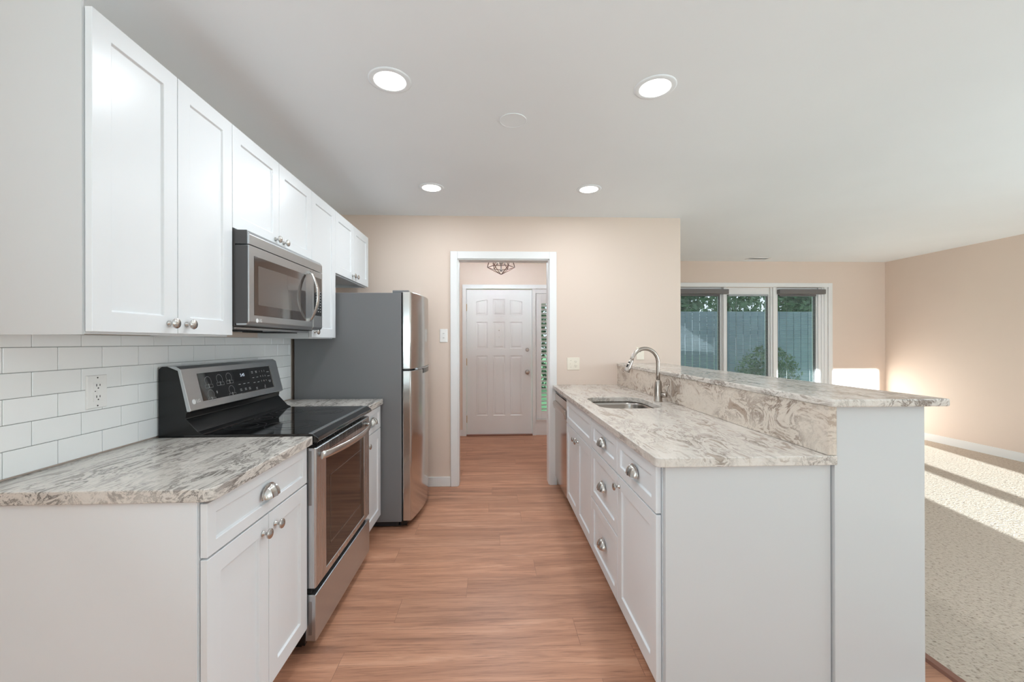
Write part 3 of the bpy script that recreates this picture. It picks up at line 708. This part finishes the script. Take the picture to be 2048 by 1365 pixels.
# bowed handle
b = B(); pts = []; 
for k in range(25):
    u = k/24; yy = 1.815+u*(2.513-1.815); pts.append((RXF+0.012+0.048*math.sin(PI*u)**0.7, yy, 0.822))
out = []
for i, p in enumerate(pts):
    pv = Vector(p); out.append([tuple(pv+Vector((0.006*math.cos(q), 0, 0.0165*math.sin(q)))) for q in [2*PI*j/14 for j in range(14)]])
b.rings(out)
b.cyl((RXF-0.002, 1.835, 0.822), (RXF+0.022, 1.835, 0.822), 0.010); b.cyl((RXF-0.002, 2.493, 0.822), (RXF+0.022, 2.493, 0.822), 0.010)
b.build('handle', nickel_m, od)
b = B(); b.box(RXF-0.045, RXF, RY0+0.002, RY1-0.002, 0.048, 0.244); dwr = b.build('storage_drawer', steel_m, t, bevel=0.004)
for z0, z1, pp in ((0.62, 0.85, od), (0.075, 0.215, dwr)):
    B().box(RXF-0.032, RXF-0.018, RY0+0.0005, RY0+0.0022, z0, z1).build('edge_slot', mat('range_edge_slot', (150, 148, 148), 0.4, 1.0), pp, bevel=0.0006)
B().box(-0.80, -0.765, RY0+0.006, RY1-0.006, 0.246, 0.268).build('gap', dark_m, t)
# back guard: black end caps, slanted stainless face, black lower panel
b = B()
prof = [(-1.385, 0.900), (-1.385, 1.196), (-1.372, 1.207), (-1.312, 1.207), (-1.296, 1.196), (-1.258, 1.030), (-1.258, 1.018), (-1.272, 1.012), (-1.275, 0.99), (-1.225, 0.935), (-1.205, 0.926), (-1.205, 0.900)]
b.prism([(x, RY0+0.003, z) for x, z in prof], (0, RY1-RY0-0.006, 0))
bgd = b.build('back_guard', black_m, t, bevel=0.002)
ft = Vector((-1.296, 0, 1.196)); fb = Vector((-1.254, 0, 1.022)); fd = (ft-fb).normalized(); fn = Vector((fd.z, 0, -fd.x))
b = B()
pf = [(-1.345, 1.2085), (-1.312, 1.2085), (-1.2945, 1.1965), (-1.2525, 1.022), (-1.2555, 1.019), (-1.268, 1.019), (-1.305, 1.19), (-1.345, 1.2065)]
b.prism([(x, RY0+0.0005, z) for x, z in pf], (0, RY1-RY0-0.001, 0))
face = b.build('control_panel', steel_m, bgd, bevel=0.0015)
def on_face(y, s, n=0.0):
    """s 0..1 up the slanted face"""
    p = Vector((-1.2525, y, 1.022)) + (Vector((-1.2945, y, 1.1965))-Vector((-1.2525, y, 1.022)))*s
    nn = Vector((0.1745, 0, 0.042)).normalized(); return p+nn*n
NN = Vector((0.1745, 0, 0.042)).normalized(); UU = Vector((-0.042, 0, 0.1745)).normalized(); RRt = Vector((0, 1, 0))
def fbox(b, y0, y1, s0, s1, n0, n1):
    b.hexa([on_face(y0, s0, n0), on_face(y1, s0, n0), on_face(y1, s1, n0), on_face(y0, s1, n0), on_face(y0, s0, n1), on_face(y1, s0, n1), on_face(y1, s1, n1), on_face(y0, s1, n1)])
b = B(); fbox(b, 1.868, 2.452, 0.17, 0.86, -0.001, 0.0016); pan = b.build('control_glass', blackglass_m, bgd, bevel=0.001)
b = B(); fbox(b, 2.452, 2.456, 0.16, 0.87, 0, 0.003); fbox(b, 2.15, 2.456, 0.155, 0.17, 0, 0.002); b.build('glass_edge', nickel_m, bgd)
# printed burner icons, key legends, digits
b = B()
def arc_icon(y, s, r=0.020):
    c = on_face(y, s, 0.0019)
    ri = [[c+RRt*((r+d)*math.cos(a))+UU*((r+d)*math.sin(a)) for d in (0, 0.0013)] for a in [PI*(-0.22+1.44*k/24) for k in range(25)]]
    for p, q in zip(ri, ri[1:]): b.bm.faces.new([b.bm.verts.new(v) for v in (p[0], p[1], q[1], q[0])])
    for dy0, dy1, ds0, ds1 in ((-0.026, 0.026, -0.031, -0.0299), (-0.026, 0.026, -0.017, -0.0159), (-0.026, -0.0249, -0.031, -0.016), (0.0249, 0.026, -0.031, -0.016), (-0.002, 0.002, -0.031, -0.012)):
        b.bm.faces.new([b.bm.verts.new(c+RRt*yy+UU*ss) for yy, ss in ((dy0, ds0), (dy1, ds0), (dy1, ds1), (dy0, ds1))])
for y, s in ((1.925, 0.64), (2.005, 0.66), (2.075, 0.67), (1.925, 0.30), (2.075, 0.32)):
    b = B(); arc_icon(y, s); b.build('burner_icon', icon_m, pan)
def dash(y, s, w, h=0.0030):
    b = B(); c = on_face(y, s, 0.0019); b.bm.faces.new([b.bm.verts.new(c+RRt*yy+UU*ss) for yy, ss in ((-w/2, -h/2), (w/2, -h/2), (w/2, h/2), (-w/2, h/2))]); b.build('key_legend', icon_m, pan)
for y in (2.145, 2.185, 2.220):
    dash(y, 0.43, 0.018); dash(y+0.002, 0.29, 0.015); dash(y+0.002, 0.25, 0.017)
for y in (2.275, 2.312): dash(y, 0.74, 0.017); dash(y, 0.70, 0.014); dash(y, 0.56, 0.016); dash(y, 0.41, 0.018)
dash(2.285, 0.25, 0.016); dash(2.285, 0.21, 0.016); dash(2.365, 0.24, 0.012); dash(2.365, 0.20, 0.012)
for s in (0.68, 0.55, 0.40): dash(2.425, s, 0.024)
dash(2.425, 0.36, 0.016); dash(1.967, 0.33, 0.006, 0.012)
rows = [('1', '2', '3'), ('4', '5', '6'), ('7', '8', '9'), ('', '0', '')]
for r, row in enumerate(rows):
    for c, ch in enumerate(row):
        if ch: text_mesh(ch, 0.013, (on_face(2.345+0.023*c, 0.72-0.15*r, 0.0018), RRt, UU), pan, 'digit', icon_m, 0.0002)
b = B(); fbox(b, 2.115, 2.245, 0.52, 0.80, 0.0014, 0.0018); scn = b.build('display', screen_m, bgd)
text_mesh('5:45', 0.022, (on_face(2.185, 0.68, 0.0022), RRt, UU), bgd, 'clock', digit_m, 0.0002)
b = B(); c = on_face(1.812, 0.20, 0.0008); b.lathe([(0.0105, -0.001), (0.0105, 0.0006)], c, NN, 24); b.build('logo_disc', logo_m, bgd)
text_mesh('LG', 0.020, (on_face(1.840, 0.20, 0.0008), RRt, UU), bgd, 'logo', logo_m, 0.0004)

# ------------------------------------------------------------------ microwave
MY0, MY1, MXF, MZ0, MZ1 = 1.781, 2.535, -1.015, 1.376, 1.783
t = thing('microwave', 'stainless over-the-range microwave with brown glass door and curved handle', 'microwave', (-1.2, 2.158, MZ0))
b = B(); b.box(XL+0.010, MXF-0.058, MY0, MY1, MZ0, MZ1); b.build('body', mw_side, t, bevel=0.003)
b = B(); b.lathe([(0.008, 0), (0.008, 0.002), (0.004, 0.002)], (MXF-0.085, MY0, MZ1-0.055), (0, -1, 0), 16); b.build('vent_screw', black_m, t)
# front: top grille strip, door, control side
def bevelled(y0, y1, z0, z1, xb, xf, top=0.0, bot=0.0, name='x', m=steel_m, p=None, bv=0.003):
    b = B(); b.prism([(xb, y0, z0), (xf-bot, y0, z0), (xf, y0, z0+bot*1.2), (xf, y0, z1-top*1.4), (xf-top, y0, z1), (xb, y0, z1)], (0, y1-y0, 0)); return b.build(name, m, p, bevel=bv)
bevelled(MY0+0.001, MY1-0.001, 1.721, MZ1-0.002, MXF-0.055, MXF, 0.012, 0, 'top_grille', steel_m, t)
for y0, y1, z0, z1, nm in ((MY0-0.0015, MY0+0.0015, 1.721, MZ1-0.004, 'side_cap'),):
    B().box(MXF-0.056, MXF-0.008, y0, y1, z0, z1).build(nm, mw_side, t)
md = bevelled(MY0+0.001, 2.405, MZ0+0.004, 1.717, MXF-0.055, MXF, 0, 0.012, 'door', steel_m, t)
B().box(MXF-0.056, MXF-0.006, MY0-0.0015, MY0+0.0015, MZ0+0.012, 1.715).build('side_cap', mw_side, t)
B().box(MXF-0.002, MXF+0.0012, 1.818, 2.312, 1.424, 1.678).build('window', mwglass_m, md, bevel=0.004)
B().box(MXF+0.0010, MXF+0.0016, 1.848, 2.25, 1.470, 1.640).build('window_screen', mat('microwave_screen', (92, 86, 82), 0.12, coat=1.0), md)
b = B(); out = []
for k in range(25):
    u = k/24; z = 1.425+u*0.275; x = MXF+0.008+0.046*math.sin(PI*u)**0.8; w = 0.008+0.010*math.sin(PI*u)
    out.append([(x+0.006*math.cos(q), 2.345+w*math.sin(q), z) for q in [2*PI*j/14 for j in range(14)]])
b.rings(out); b.box(MXF-0.002, MXF+0.012, 2.337, 2.353, 1.424, 1.440); b.box(MXF-0.002, MXF+0.012, 2.337, 2.353, 1.686, 1.702)
b.build('handle', nickel_m, md)
cpn = bevelled(2.407, MY1-0.001, MZ0+0.004, 1.717, MXF-0.055, MXF, 0, 0.012, 'control_panel', steel_m, t)
B().box(MXF-0.002, MXF+0.0012, 2.418, 2.520, 1.462, 1.684).build('keypad', blackglass_m, cpn, bevel=0.003)
b = B()
for r in range(8):
    for c in range(3):
        y = 2.440+c*0.028; z = 1.485+r*0.0165; b.box(MXF+0.0008, MXF+0.0016, y, y+0.012, z, z+0.0045)
b.build('key_marks', icon_m, cpn)
b = B(); b.lathe([(0.009, -0.001), (0.009, 0.0006)], (MXF, 1.842, 1.402), (1, 0, 0), 20); b.build('logo_disc', logo_m, md)
text_mesh('LG', 0.018, (Vector((MXF, 1.868, 1.402)), RRt, Vector((0, 0, 1))), md, 'logo', logo_m, 0.0005)
b = B(); b.box(XL+0.02, MXF-0.07, MY0+0.02, MY1-0.02, MZ0-0.012, MZ0); b.build('underside', steel_m, t, bevel=0.003)
for y in (1.86, 2.22): B().box(-1.30, -1.12, y, y+0.22, MZ0-0.016, MZ0-0.011).build('grease_filter', dark_m, t)

# ------------------------------------------------------------------ refrigerator
GY0, GY1 = 2.945, 3.690
t = thing('refrigerator', 'stainless top-freezer refrigerator with grey sides and bowed doors', 'refrigerator', (-1.0, 3.32, 0))
b = B(); b.box(-1.375, -0.636, GY0+0.004, GY1-0.004, 0.045, 1.655); b.build('body', grey_paint, t, bevel=0.004)
b = B(); b.box(-1.36, -0.66, GY0+0.02, GY1-0.02, 0.012, 0.045); b.box(-0.655, -0.61, GY0+0.03, GY1-0.03, 0.012, 0.05)
for y in (GY0+0.05, GY1-0.09): b.box(-0.69, -0.65, y, y+0.04, 0, 0.012); b.box(-1.33, -1.29, y, y+0.04, 0, 0.012)
b.build('toe_grille', rubber_m, t)
def fdoor(z0, z1, nm):
    b = B(); n = 28; pts = [(-0.628, GY0, 0), (-0.628, GY1, 0)]
    pr = [(-0.572+0.050*(1-(2*k/n-1)**2), GY1+(GY0-GY1)*k/n, 0) for k in range(n+1)]
    poly = [(-0.628, GY0), (-0.628, GY1)] + [(p[0], p[1]) for p in pr]
    b.prism([(x, y, z0) for x, y in poly], (0, 0, z1-z0))
    for f in b.bm.faces:
        if len(f.verts) == 4 and abs(f.normal.x) > 0.5: f.smooth = False
    return b.build(nm, steel_fr, t, bevel=0.006, seg=3, angle=60)
fr = fdoor(1.118, 1.664, 'freezer_door'); fg = fdoor(0.052, 1.106, 'fridge_door')
for o in (fr, fg):
    for p in o.data.polygons: p.use_smooth = abs(p.normal.z) < 0.5 and p.normal.x > 0.5
B().box(-0.634, -0.575, GY0+0.01, GY1-0.01, 1.104, 1.120).build('door_gap', rubber_m, t)
b = B(); n = 14
def fx(y): q = (y-GY0)/(GY1-GY0); return -0.572+0.050*(1-(2*q-1)**2)
top = [(fx(3.20+0.47*k/n)+0.0025, 3.20+0.47*k/n) for k in range(n+1)]
poly = [(x, y) for x, y in top] + [(x-0.02, y) for x, y in top[::-1]]
b.prism([(x, y, 1.073) for x, y in poly], (0, 0, 0.036)); b.build('pocket_handle', black_m, fg)
b = B(); top = [(fx(3.06+0.62*k/n)+0.003, 3.06+0.62*k/n) for k in range(n+1)]; poly = top+[(x-0.02, y) for x, y in top[::-1]]
b.prism([(x, y, 1.109) for x, y in poly], (0, 0, 0.009)); b.build('handle_trim', steel_m, fr)
b = B(); b.box(-0.70, -0.585, GY0+0.015, GY0+0.075, 1.655, 1.674); b.build('hinge_cover', grey_paint, t, bevel=0.004)
b = B(); b.box(-0.638, -0.60, GY0+0.006, GY0+0.05, 0.02, 0.052); b.build('lower_hinge', black_m, t)

# ------------------------------------------------------------------ dishwasher
t = thing('dishwasher', 'stainless dishwasher at the doorway end of the peninsula', 'dishwasher', (0.88, 3.49, 0))
b = B(); b.box(0.602, 1.165, 3.193, 3.782, 0.10, 0.872); b.box(0.66, 1.165, 3.193, 3.782, 0, 0.10); b.build('tub', mat('dishwasher_tub', (60, 60, 62), 0.6), t)
b = B(); b.box(0.574, 0.602, 3.193, 3.786, 0.085, 0.842); dd = b.build('door', steel_dw, t, bevel=0.003)
b = B(); b.prism([(0.574, 3.20, 0.776), (0.558, 3.20, 0.770), (0.552, 3.20, 0.745), (0.560, 3.20, 0.712), (0.566, 3.20, 0.705), (0.574, 3.20, 0.705)], (0, 0.58, 0)); b.build('handle', steel_dw, dd, bevel=0.003)
B().box(0.578, 0.602, 3.193, 3.786, 0.846, 0.868).build('control_strip', black_m, t, bevel=0.002)

# ------------------------------------------------------------------ wall plates
def duplex(b, c, r, u, nn, w=0.035):
    for s in (-0.0195, 0.0195):
        o = c+u*s
        b.lathe([(0.0155, -0.001), (0.0155, 0.002), (0.014, 0.0028)], o, nn, 20)
def slots(b, c, r, u, nn, h=0.003):
    for dx, hh in ((-0.0062, 0.0042), (0.0062, 0.0035)):
        p = c+r*dx+u*0.003
        b.hexa([tuple(p+r*sx*0.0011+u*sy*hh+nn*sz) for sz in (h-0.002, h+0.0006) for sx, sy in ((-1, -1), (1, -1), (1, 1), (-1, 1))])
    b.lathe([(0.0024, h-0.002), (0.0024, h+0.0006)], c-u*0.0075, nn, 10)
def plate(name, label, cat, c, r, u, w, h, m, kind):
    c, r, u = Vector(c), Vector(r), Vector(u); nn = r.cross(u)
    t = thing(name, label, cat, tuple(c))
    b = B(); b.hexa([tuple(c+r*sx*w/2+u*sy*h/2) for sx, sy in ((-1, -1), (1, -1), (1, 1), (-1, 1))]+[tuple(c+nn*0.006+r*sx*(w/2-0.003)+u*sy*(h/2-0.003)) for sx, sy in ((-1, -1), (1, -1), (1, 1), (-1, 1))])
    b.build('plate', m, t, bevel=0.0015)
    c2 = c+nn*0.006; b = B(); k = B()
    def hb(bb, p, sx, sy, n0, n1): bb.hexa([tuple(p+r*a*sx+u*d*sy+nn*n0) for a, d in ((-1, -1), (1, -1), (1, 1), (-1, 1))]+[tuple(p+r*a*sx+u*d*sy+nn*n1) for a, d in ((-1, -1), (1, -1), (1, 1), (-1, 1))])
    if kind == 'gfci':
        hb(b, c2, 0.0165, 0.033, -0.001, 0.0022)
        for sg in (1, -1): kk = B(); slots(kk, c2+u*0.020*sg, r, u, nn, 0.0022); kk.build('slots', slot_m, t)
        for q in (0.049, -0.049): B().lathe([(0.0026, -0.001), (0.0026, 0.0007)], c2+u*q, nn, 10).build('screw', slot_m, t)
        k.lathe([(0.0018, 0), (0.0018, 0.0028)], c2-r*0.011+u*0.002, nn, 8)
        hb(b, c2-u*0.003, 0.007, 0.0022, 0, 0.0032); hb(b, c2+u*0.003, 0.007, 0.0022, 0, 0.0032)
        b.build('receptacle', m, t, bevel=0.0006); k.build('indicator', slot_m, t)
    elif kind == 'stack':
        for s in (0.017, -0.017):
            b = B(); hb(b, c2+u*s, 0.0135, 0.014, -0.001, 0.002); sw = b.build('switch_body', m, t, bevel=0.0006)
            k = B(); hb(k, c2+u*(s+(0.004 if s > 0 else -0.002)), 0.0075, 0.0028, 0, 0.0052); k.build('toggle', mat('toggle_grey', (190, 188, 186), 0.4), sw, bevel=0.001)
    elif kind == 'combo':
        hb(b, c2-r*0.023, 0.0055, 0.012, -0.001, 0.0015); hb(b, c2-r*0.023+u*0.004, 0.004, 0.005, 0, 0.009); b.build('toggle', m, t, bevel=0.0005)
        for sg in (1, -1):
            b = B(); b.lathe([(0.0155, -0.001), (0.0155, 0.002), (0.014, 0.0028)], c2+r*0.023+u*0.0195*sg, nn, 20); rc = b.build('receptacle', m, t)
            kk = B(); slots(kk, c2+r*0.023+u*0.0195*sg, r, u, nn); kk.build('slots', slot_m, rc)
        for s in (0.03, -0.03): B().lathe([(0.0022, -0.001), (0.0022, 0.0008)], c2-r*0.023+u*s, nn, 8).build('screw', slot_m, t)
    elif kind == 'jack':
        k.lathe([(0.0035, -0.001), (0.0035, 0.003)], c2+u*0.016, nn, 10); k.build('port', slot_m, t)
plate('electrical_outlet', 'white GFCI outlet on the subway tile backsplash', 'outlet', (XL+0.0085, 1.519, 1.136), (0, 1, 0), (0, 0, 1), 0.078, 0.118, plate_m, 'gfci')
plate('light_switch', 'white stacked double switch on the beige wall left of the doorway', 'switch', (-0.438, YB, 1.366), (1, 0, 0), (0, 0, 1), 0.072, 0.122, plate_m, 'stack')
plate('electrical_outlet', 'ivory switch and outlet plate on the beige wall right of the doorway', 'outlet', (0.744, YB, 1.106), (1, 0, 0), (0, 0, 1), 0.118, 0.116, plate_ivory, 'combo')
plate('wall_plate', 'ivory wall plate with one port behind the faucet', 'wall plate', (1.366, YB, 1.198), (1, 0, 0), (0, 0, 1), 0.074, 0.118, plate_ivory, 'jack')

# ------------------------------------------------------------------ ceiling fixtures
def recessed():
    t = thing('recessed_light', '', 'ceiling light', (0, 0, ZC), 'recessed ceiling lights')
    b = B(); b.lathe([(0.092, 0), (0.092, -0.002), (0.086, -0.004), (0.072, -0.005), (0.068, -0.004), (0.068, 0)], (0, 0, ZC), seg=48, cap=False); b.build('trim_ring', ceil_m, t)
    b = B(); b.lathe([(0.0685, -0.001), (0.0685, -0.004), (0.05, -0.006), (0.0, -0.007)], (0, 0, ZC), seg=40); b.build('lens', lens_m, t)
    return t
proto = recessed()
LP = [(-0.444, 1.84, 'lit recessed ceiling light above the range, nearer of the left pair'), (0.737, 1.847, 'lit recessed ceiling light over the near peninsula, nearer of the right pair'),
      (-0.446, 3.105, 'lit recessed ceiling light near the fridge, farther of the left pair'), (0.729, 3.096, 'lit recessed ceiling light near the dishwasher, farther of the right pair')]
for i, (x, y, lb) in enumerate(LP):
    if i == 0: o = proto
    else:
        o = proto.copy(); COL.objects.link(o)
        for ch in list(proto.children):
            c = ch.copy(); c.parent = o; COL.objects.link(c)
    o.location = (x, y, ZC); o['label'] = lb
    lamp('downlight', 'AREA', (x, y, ZC-0.012), DOWN_W, (0.88, 0.95, 1.0), shape='DISK', size=0.12, dir=(0, 0, -1))
tag(B().lathe([(0.070, 0), (0.070, -0.003), (0.0685, -0.0036), (0.066, -0.0036), (0.065, -0.002)], (0.111, 2.149, ZC), seg=40).build('ceiling_cover', ceil_m, at=(0.111, 2.149, ZC)), 'blank round white cover plate on the kitchen ceiling', 'cover plate')
t = thing('ceiling_vent', 'grey air vent in the ceiling in front of the triple window', 'vent', (3.67, 5.60, ZC))
b = B(); b.box(3.52, 3.82, 5.54, 5.56, ZC-0.006, ZC); b.box(3.52, 3.82, 5.64, 5.66, ZC-0.006, ZC); b.box(3.52, 3.54, 5.56, 5.64, ZC-0.006, ZC); b.box(3.80, 3.82, 5.56, 5.64, ZC-0.006, ZC); b.build('frame', white_m, t)
b = B(); b.box(3.54, 3.80, 5.56, 5.64, ZC-0.001, ZC); b.build('duct', dark_m, t)
b = B()
for k in range(5): b.hexa([(3.54, 5.562+k*0.016, ZC-0.005), (3.80, 5.562+k*0.016, ZC-0.005), (3.80, 5.570+k*0.016, ZC-0.0015), (3.54, 5.570+k*0.016, ZC-0.0015), (3.54, 5.562+k*0.016, ZC-0.004), (3.80, 5.562+k*0.016, ZC-0.004), (3.80, 5.570+k*0.016, ZC-0.0005), (3.54, 5.570+k*0.016, ZC-0.0005)])
b.build('slats', white_m, t)

# foyer fixture: open geometric cage
PX, PY = 0.106, 4.80
t = thing('pendant_light', 'bronze geometric cage ceiling light hanging in the entry hall', 'ceiling light', (PX, PY, ZC))
low = [Vector((PX+0.158*math.cos(PI*k/3), PY+0.158*math.sin(PI*k/3), 2.168)) for k in range(6)]
hi = [Vector((PX+0.13*math.cos(PI*k/3+PI/6), PY+0.13*math.sin(PI*k/3+PI/6), 2.335)) for k in range(6)]
apex = Vector((PX, PY, 2.086)); crown = Vector((PX, PY, 2.40))
b = B()
for k in range(6):
    for p, q in ((low[k], low[(k+1) % 6]), (low[k], apex), (hi[k], hi[(k+1) % 6]), (low[k], hi[k]), (low[(k+1) % 6], hi[k]), (hi[k], crown)): b.cyl(p, q, 0.0042, 6)
b.build('cage', bronze_m, t)
b = B(); b.lathe([(0.06, 0), (0.06, -0.018), (0.05, -0.024), (0.008, -0.026), (0.008, -0.18), (0.02, -0.19), (0.026, -0.21), (0.022, -0.24), (0.008, -0.262), (0.006, -0.30), (0.016, -0.315), (0.018, -0.325), (0.006, -0.335)], (PX, PY, ZC)); b.build('stem', chrome_dark, t)
for k in range(3):
    a = 2*PI*k/3+0.5; c = Vector((PX+0.05*math.cos(a), PY+0.05*math.sin(a), 2.205)); b = B(); b.cyl(c+Vector((0, 0, -0.01)), c+Vector((0, 0, 0.035)), 0.008, 12)
    b.tube([c+Vector((0, 0, -0.005)), Vector((PX, PY, 2.19))], 0.004, 8); arm = b.build('arm', chrome_dark, t)
    B().lathe([(0.008, 0.035), (0.016, 0.055), (0.017, 0.07), (0.010, 0.09), (0.002, 0.102)], c, seg=16).build('bulb', bulb_m, arm)
    lamp('bulb_glow', 'POINT', c+Vector((0, 0, 0.118)), 13, (0.78, 0.91, 1.0), shadow_soft_size=0.012)

# ------------------------------------------------------------------ outdoors
struct(B().box(-7, 16, REAR-0.13, YF+0.5, ZC+0.16, 6.4).build('sun_blocker', dark_m))  # unseen oversized box, added to keep the sun off the fence and trees
b = B(); b.box(-20, 24, YF+0.14, 45, -0.2, -0.12); struct(b.build('ground', grass_m))
b = B(); b.box(-20, 24, -30, REAR-0.14, -0.2, -0.12); struct(b.build('ground_rear', grass_m))
t = thing('fence', 'bluish grey board fence seen through the window blinds', 'fence', (7, 11, -0.12))
b = B()
for k in range(60): b.box(2.2+k*0.2, 2.2+k*0.2+0.185, 11.0, 11.02, -0.1, 2.12)
b.build('boards', fence_m, t); B().box(2.2, 14.2, 11.02, 11.06, 1.5, 1.6).build('rail', fence_m, t)
def leafy(name, label, cat, c, r, n, ls, trunk=None, group=None):
    t = thing(name, label, cat, (c[0], c[1], -0.12), group)
    b = B(); rnd = random.Random(sum(map(ord, label)))
    for i in range(n):
        v = Vector((rnd.gauss(0, 1), rnd.gauss(0, 1), rnd.gauss(0, 1))).normalized()*rnd.random()**0.4
        p = Vector((c[0]+v.x*r[0], c[1]+v.y*r[1], c[2]+v.z*r[2]))
        e = Euler((rnd.uniform(0, PI), rnd.uniform(0, PI), rnd.uniform(0, PI))).to_matrix(); s = ls*rnd.uniform(0.6, 1.3)
        b.bm.faces.new([b.bm.verts.new(p+e @ Vector(q)) for q in ((-s, 0, 0), (0, -s*0.45, s*0.1), (s, 0, 0), (0, s*0.45, s*0.1))])
    b.build('foliage', leaf_m, t)
    if trunk: B().cyl((c[0], c[1], -0.12), (c[0], c[1], c[2]), trunk, 10, trunk*0.6).build('trunk', bark_m, t)
leafy('tree', 'leafy green tree behind the fence, in the left sash', 'tree', (5.6, 14.0, 3.2), (1.6, 1.6, 1.6), 5200, 0.13, 0.12, 'trees behind the fence')
leafy('tree', 'leafy green tree behind the fence, in the middle sash', 'tree', (9.0, 15.5, 3.1), (1.3, 1.4, 1.7), 2000, 0.12, 0.12, 'trees behind the fence')
leafy('tree', 'leafy green tree behind the fence, in the right sash', 'tree', (12.8, 15.5, 3.4), (2.1, 1.6, 2.2), 8500, 0.13, 0.12, 'trees behind the fence')
leafy('shrub', 'dark green shrub below the middle sash of the triple window', 'shrub', (5.55, 8.2, 0.5), (0.65, 0.5, 0.75), 3200, 0.04)
leafy('hedge', 'dark hedge behind the front lawn, seen through the shutter', 'hedge', (1.4, 12.5, 1.6), (2.6, 0.9, 1.7), 3000, 0.1)
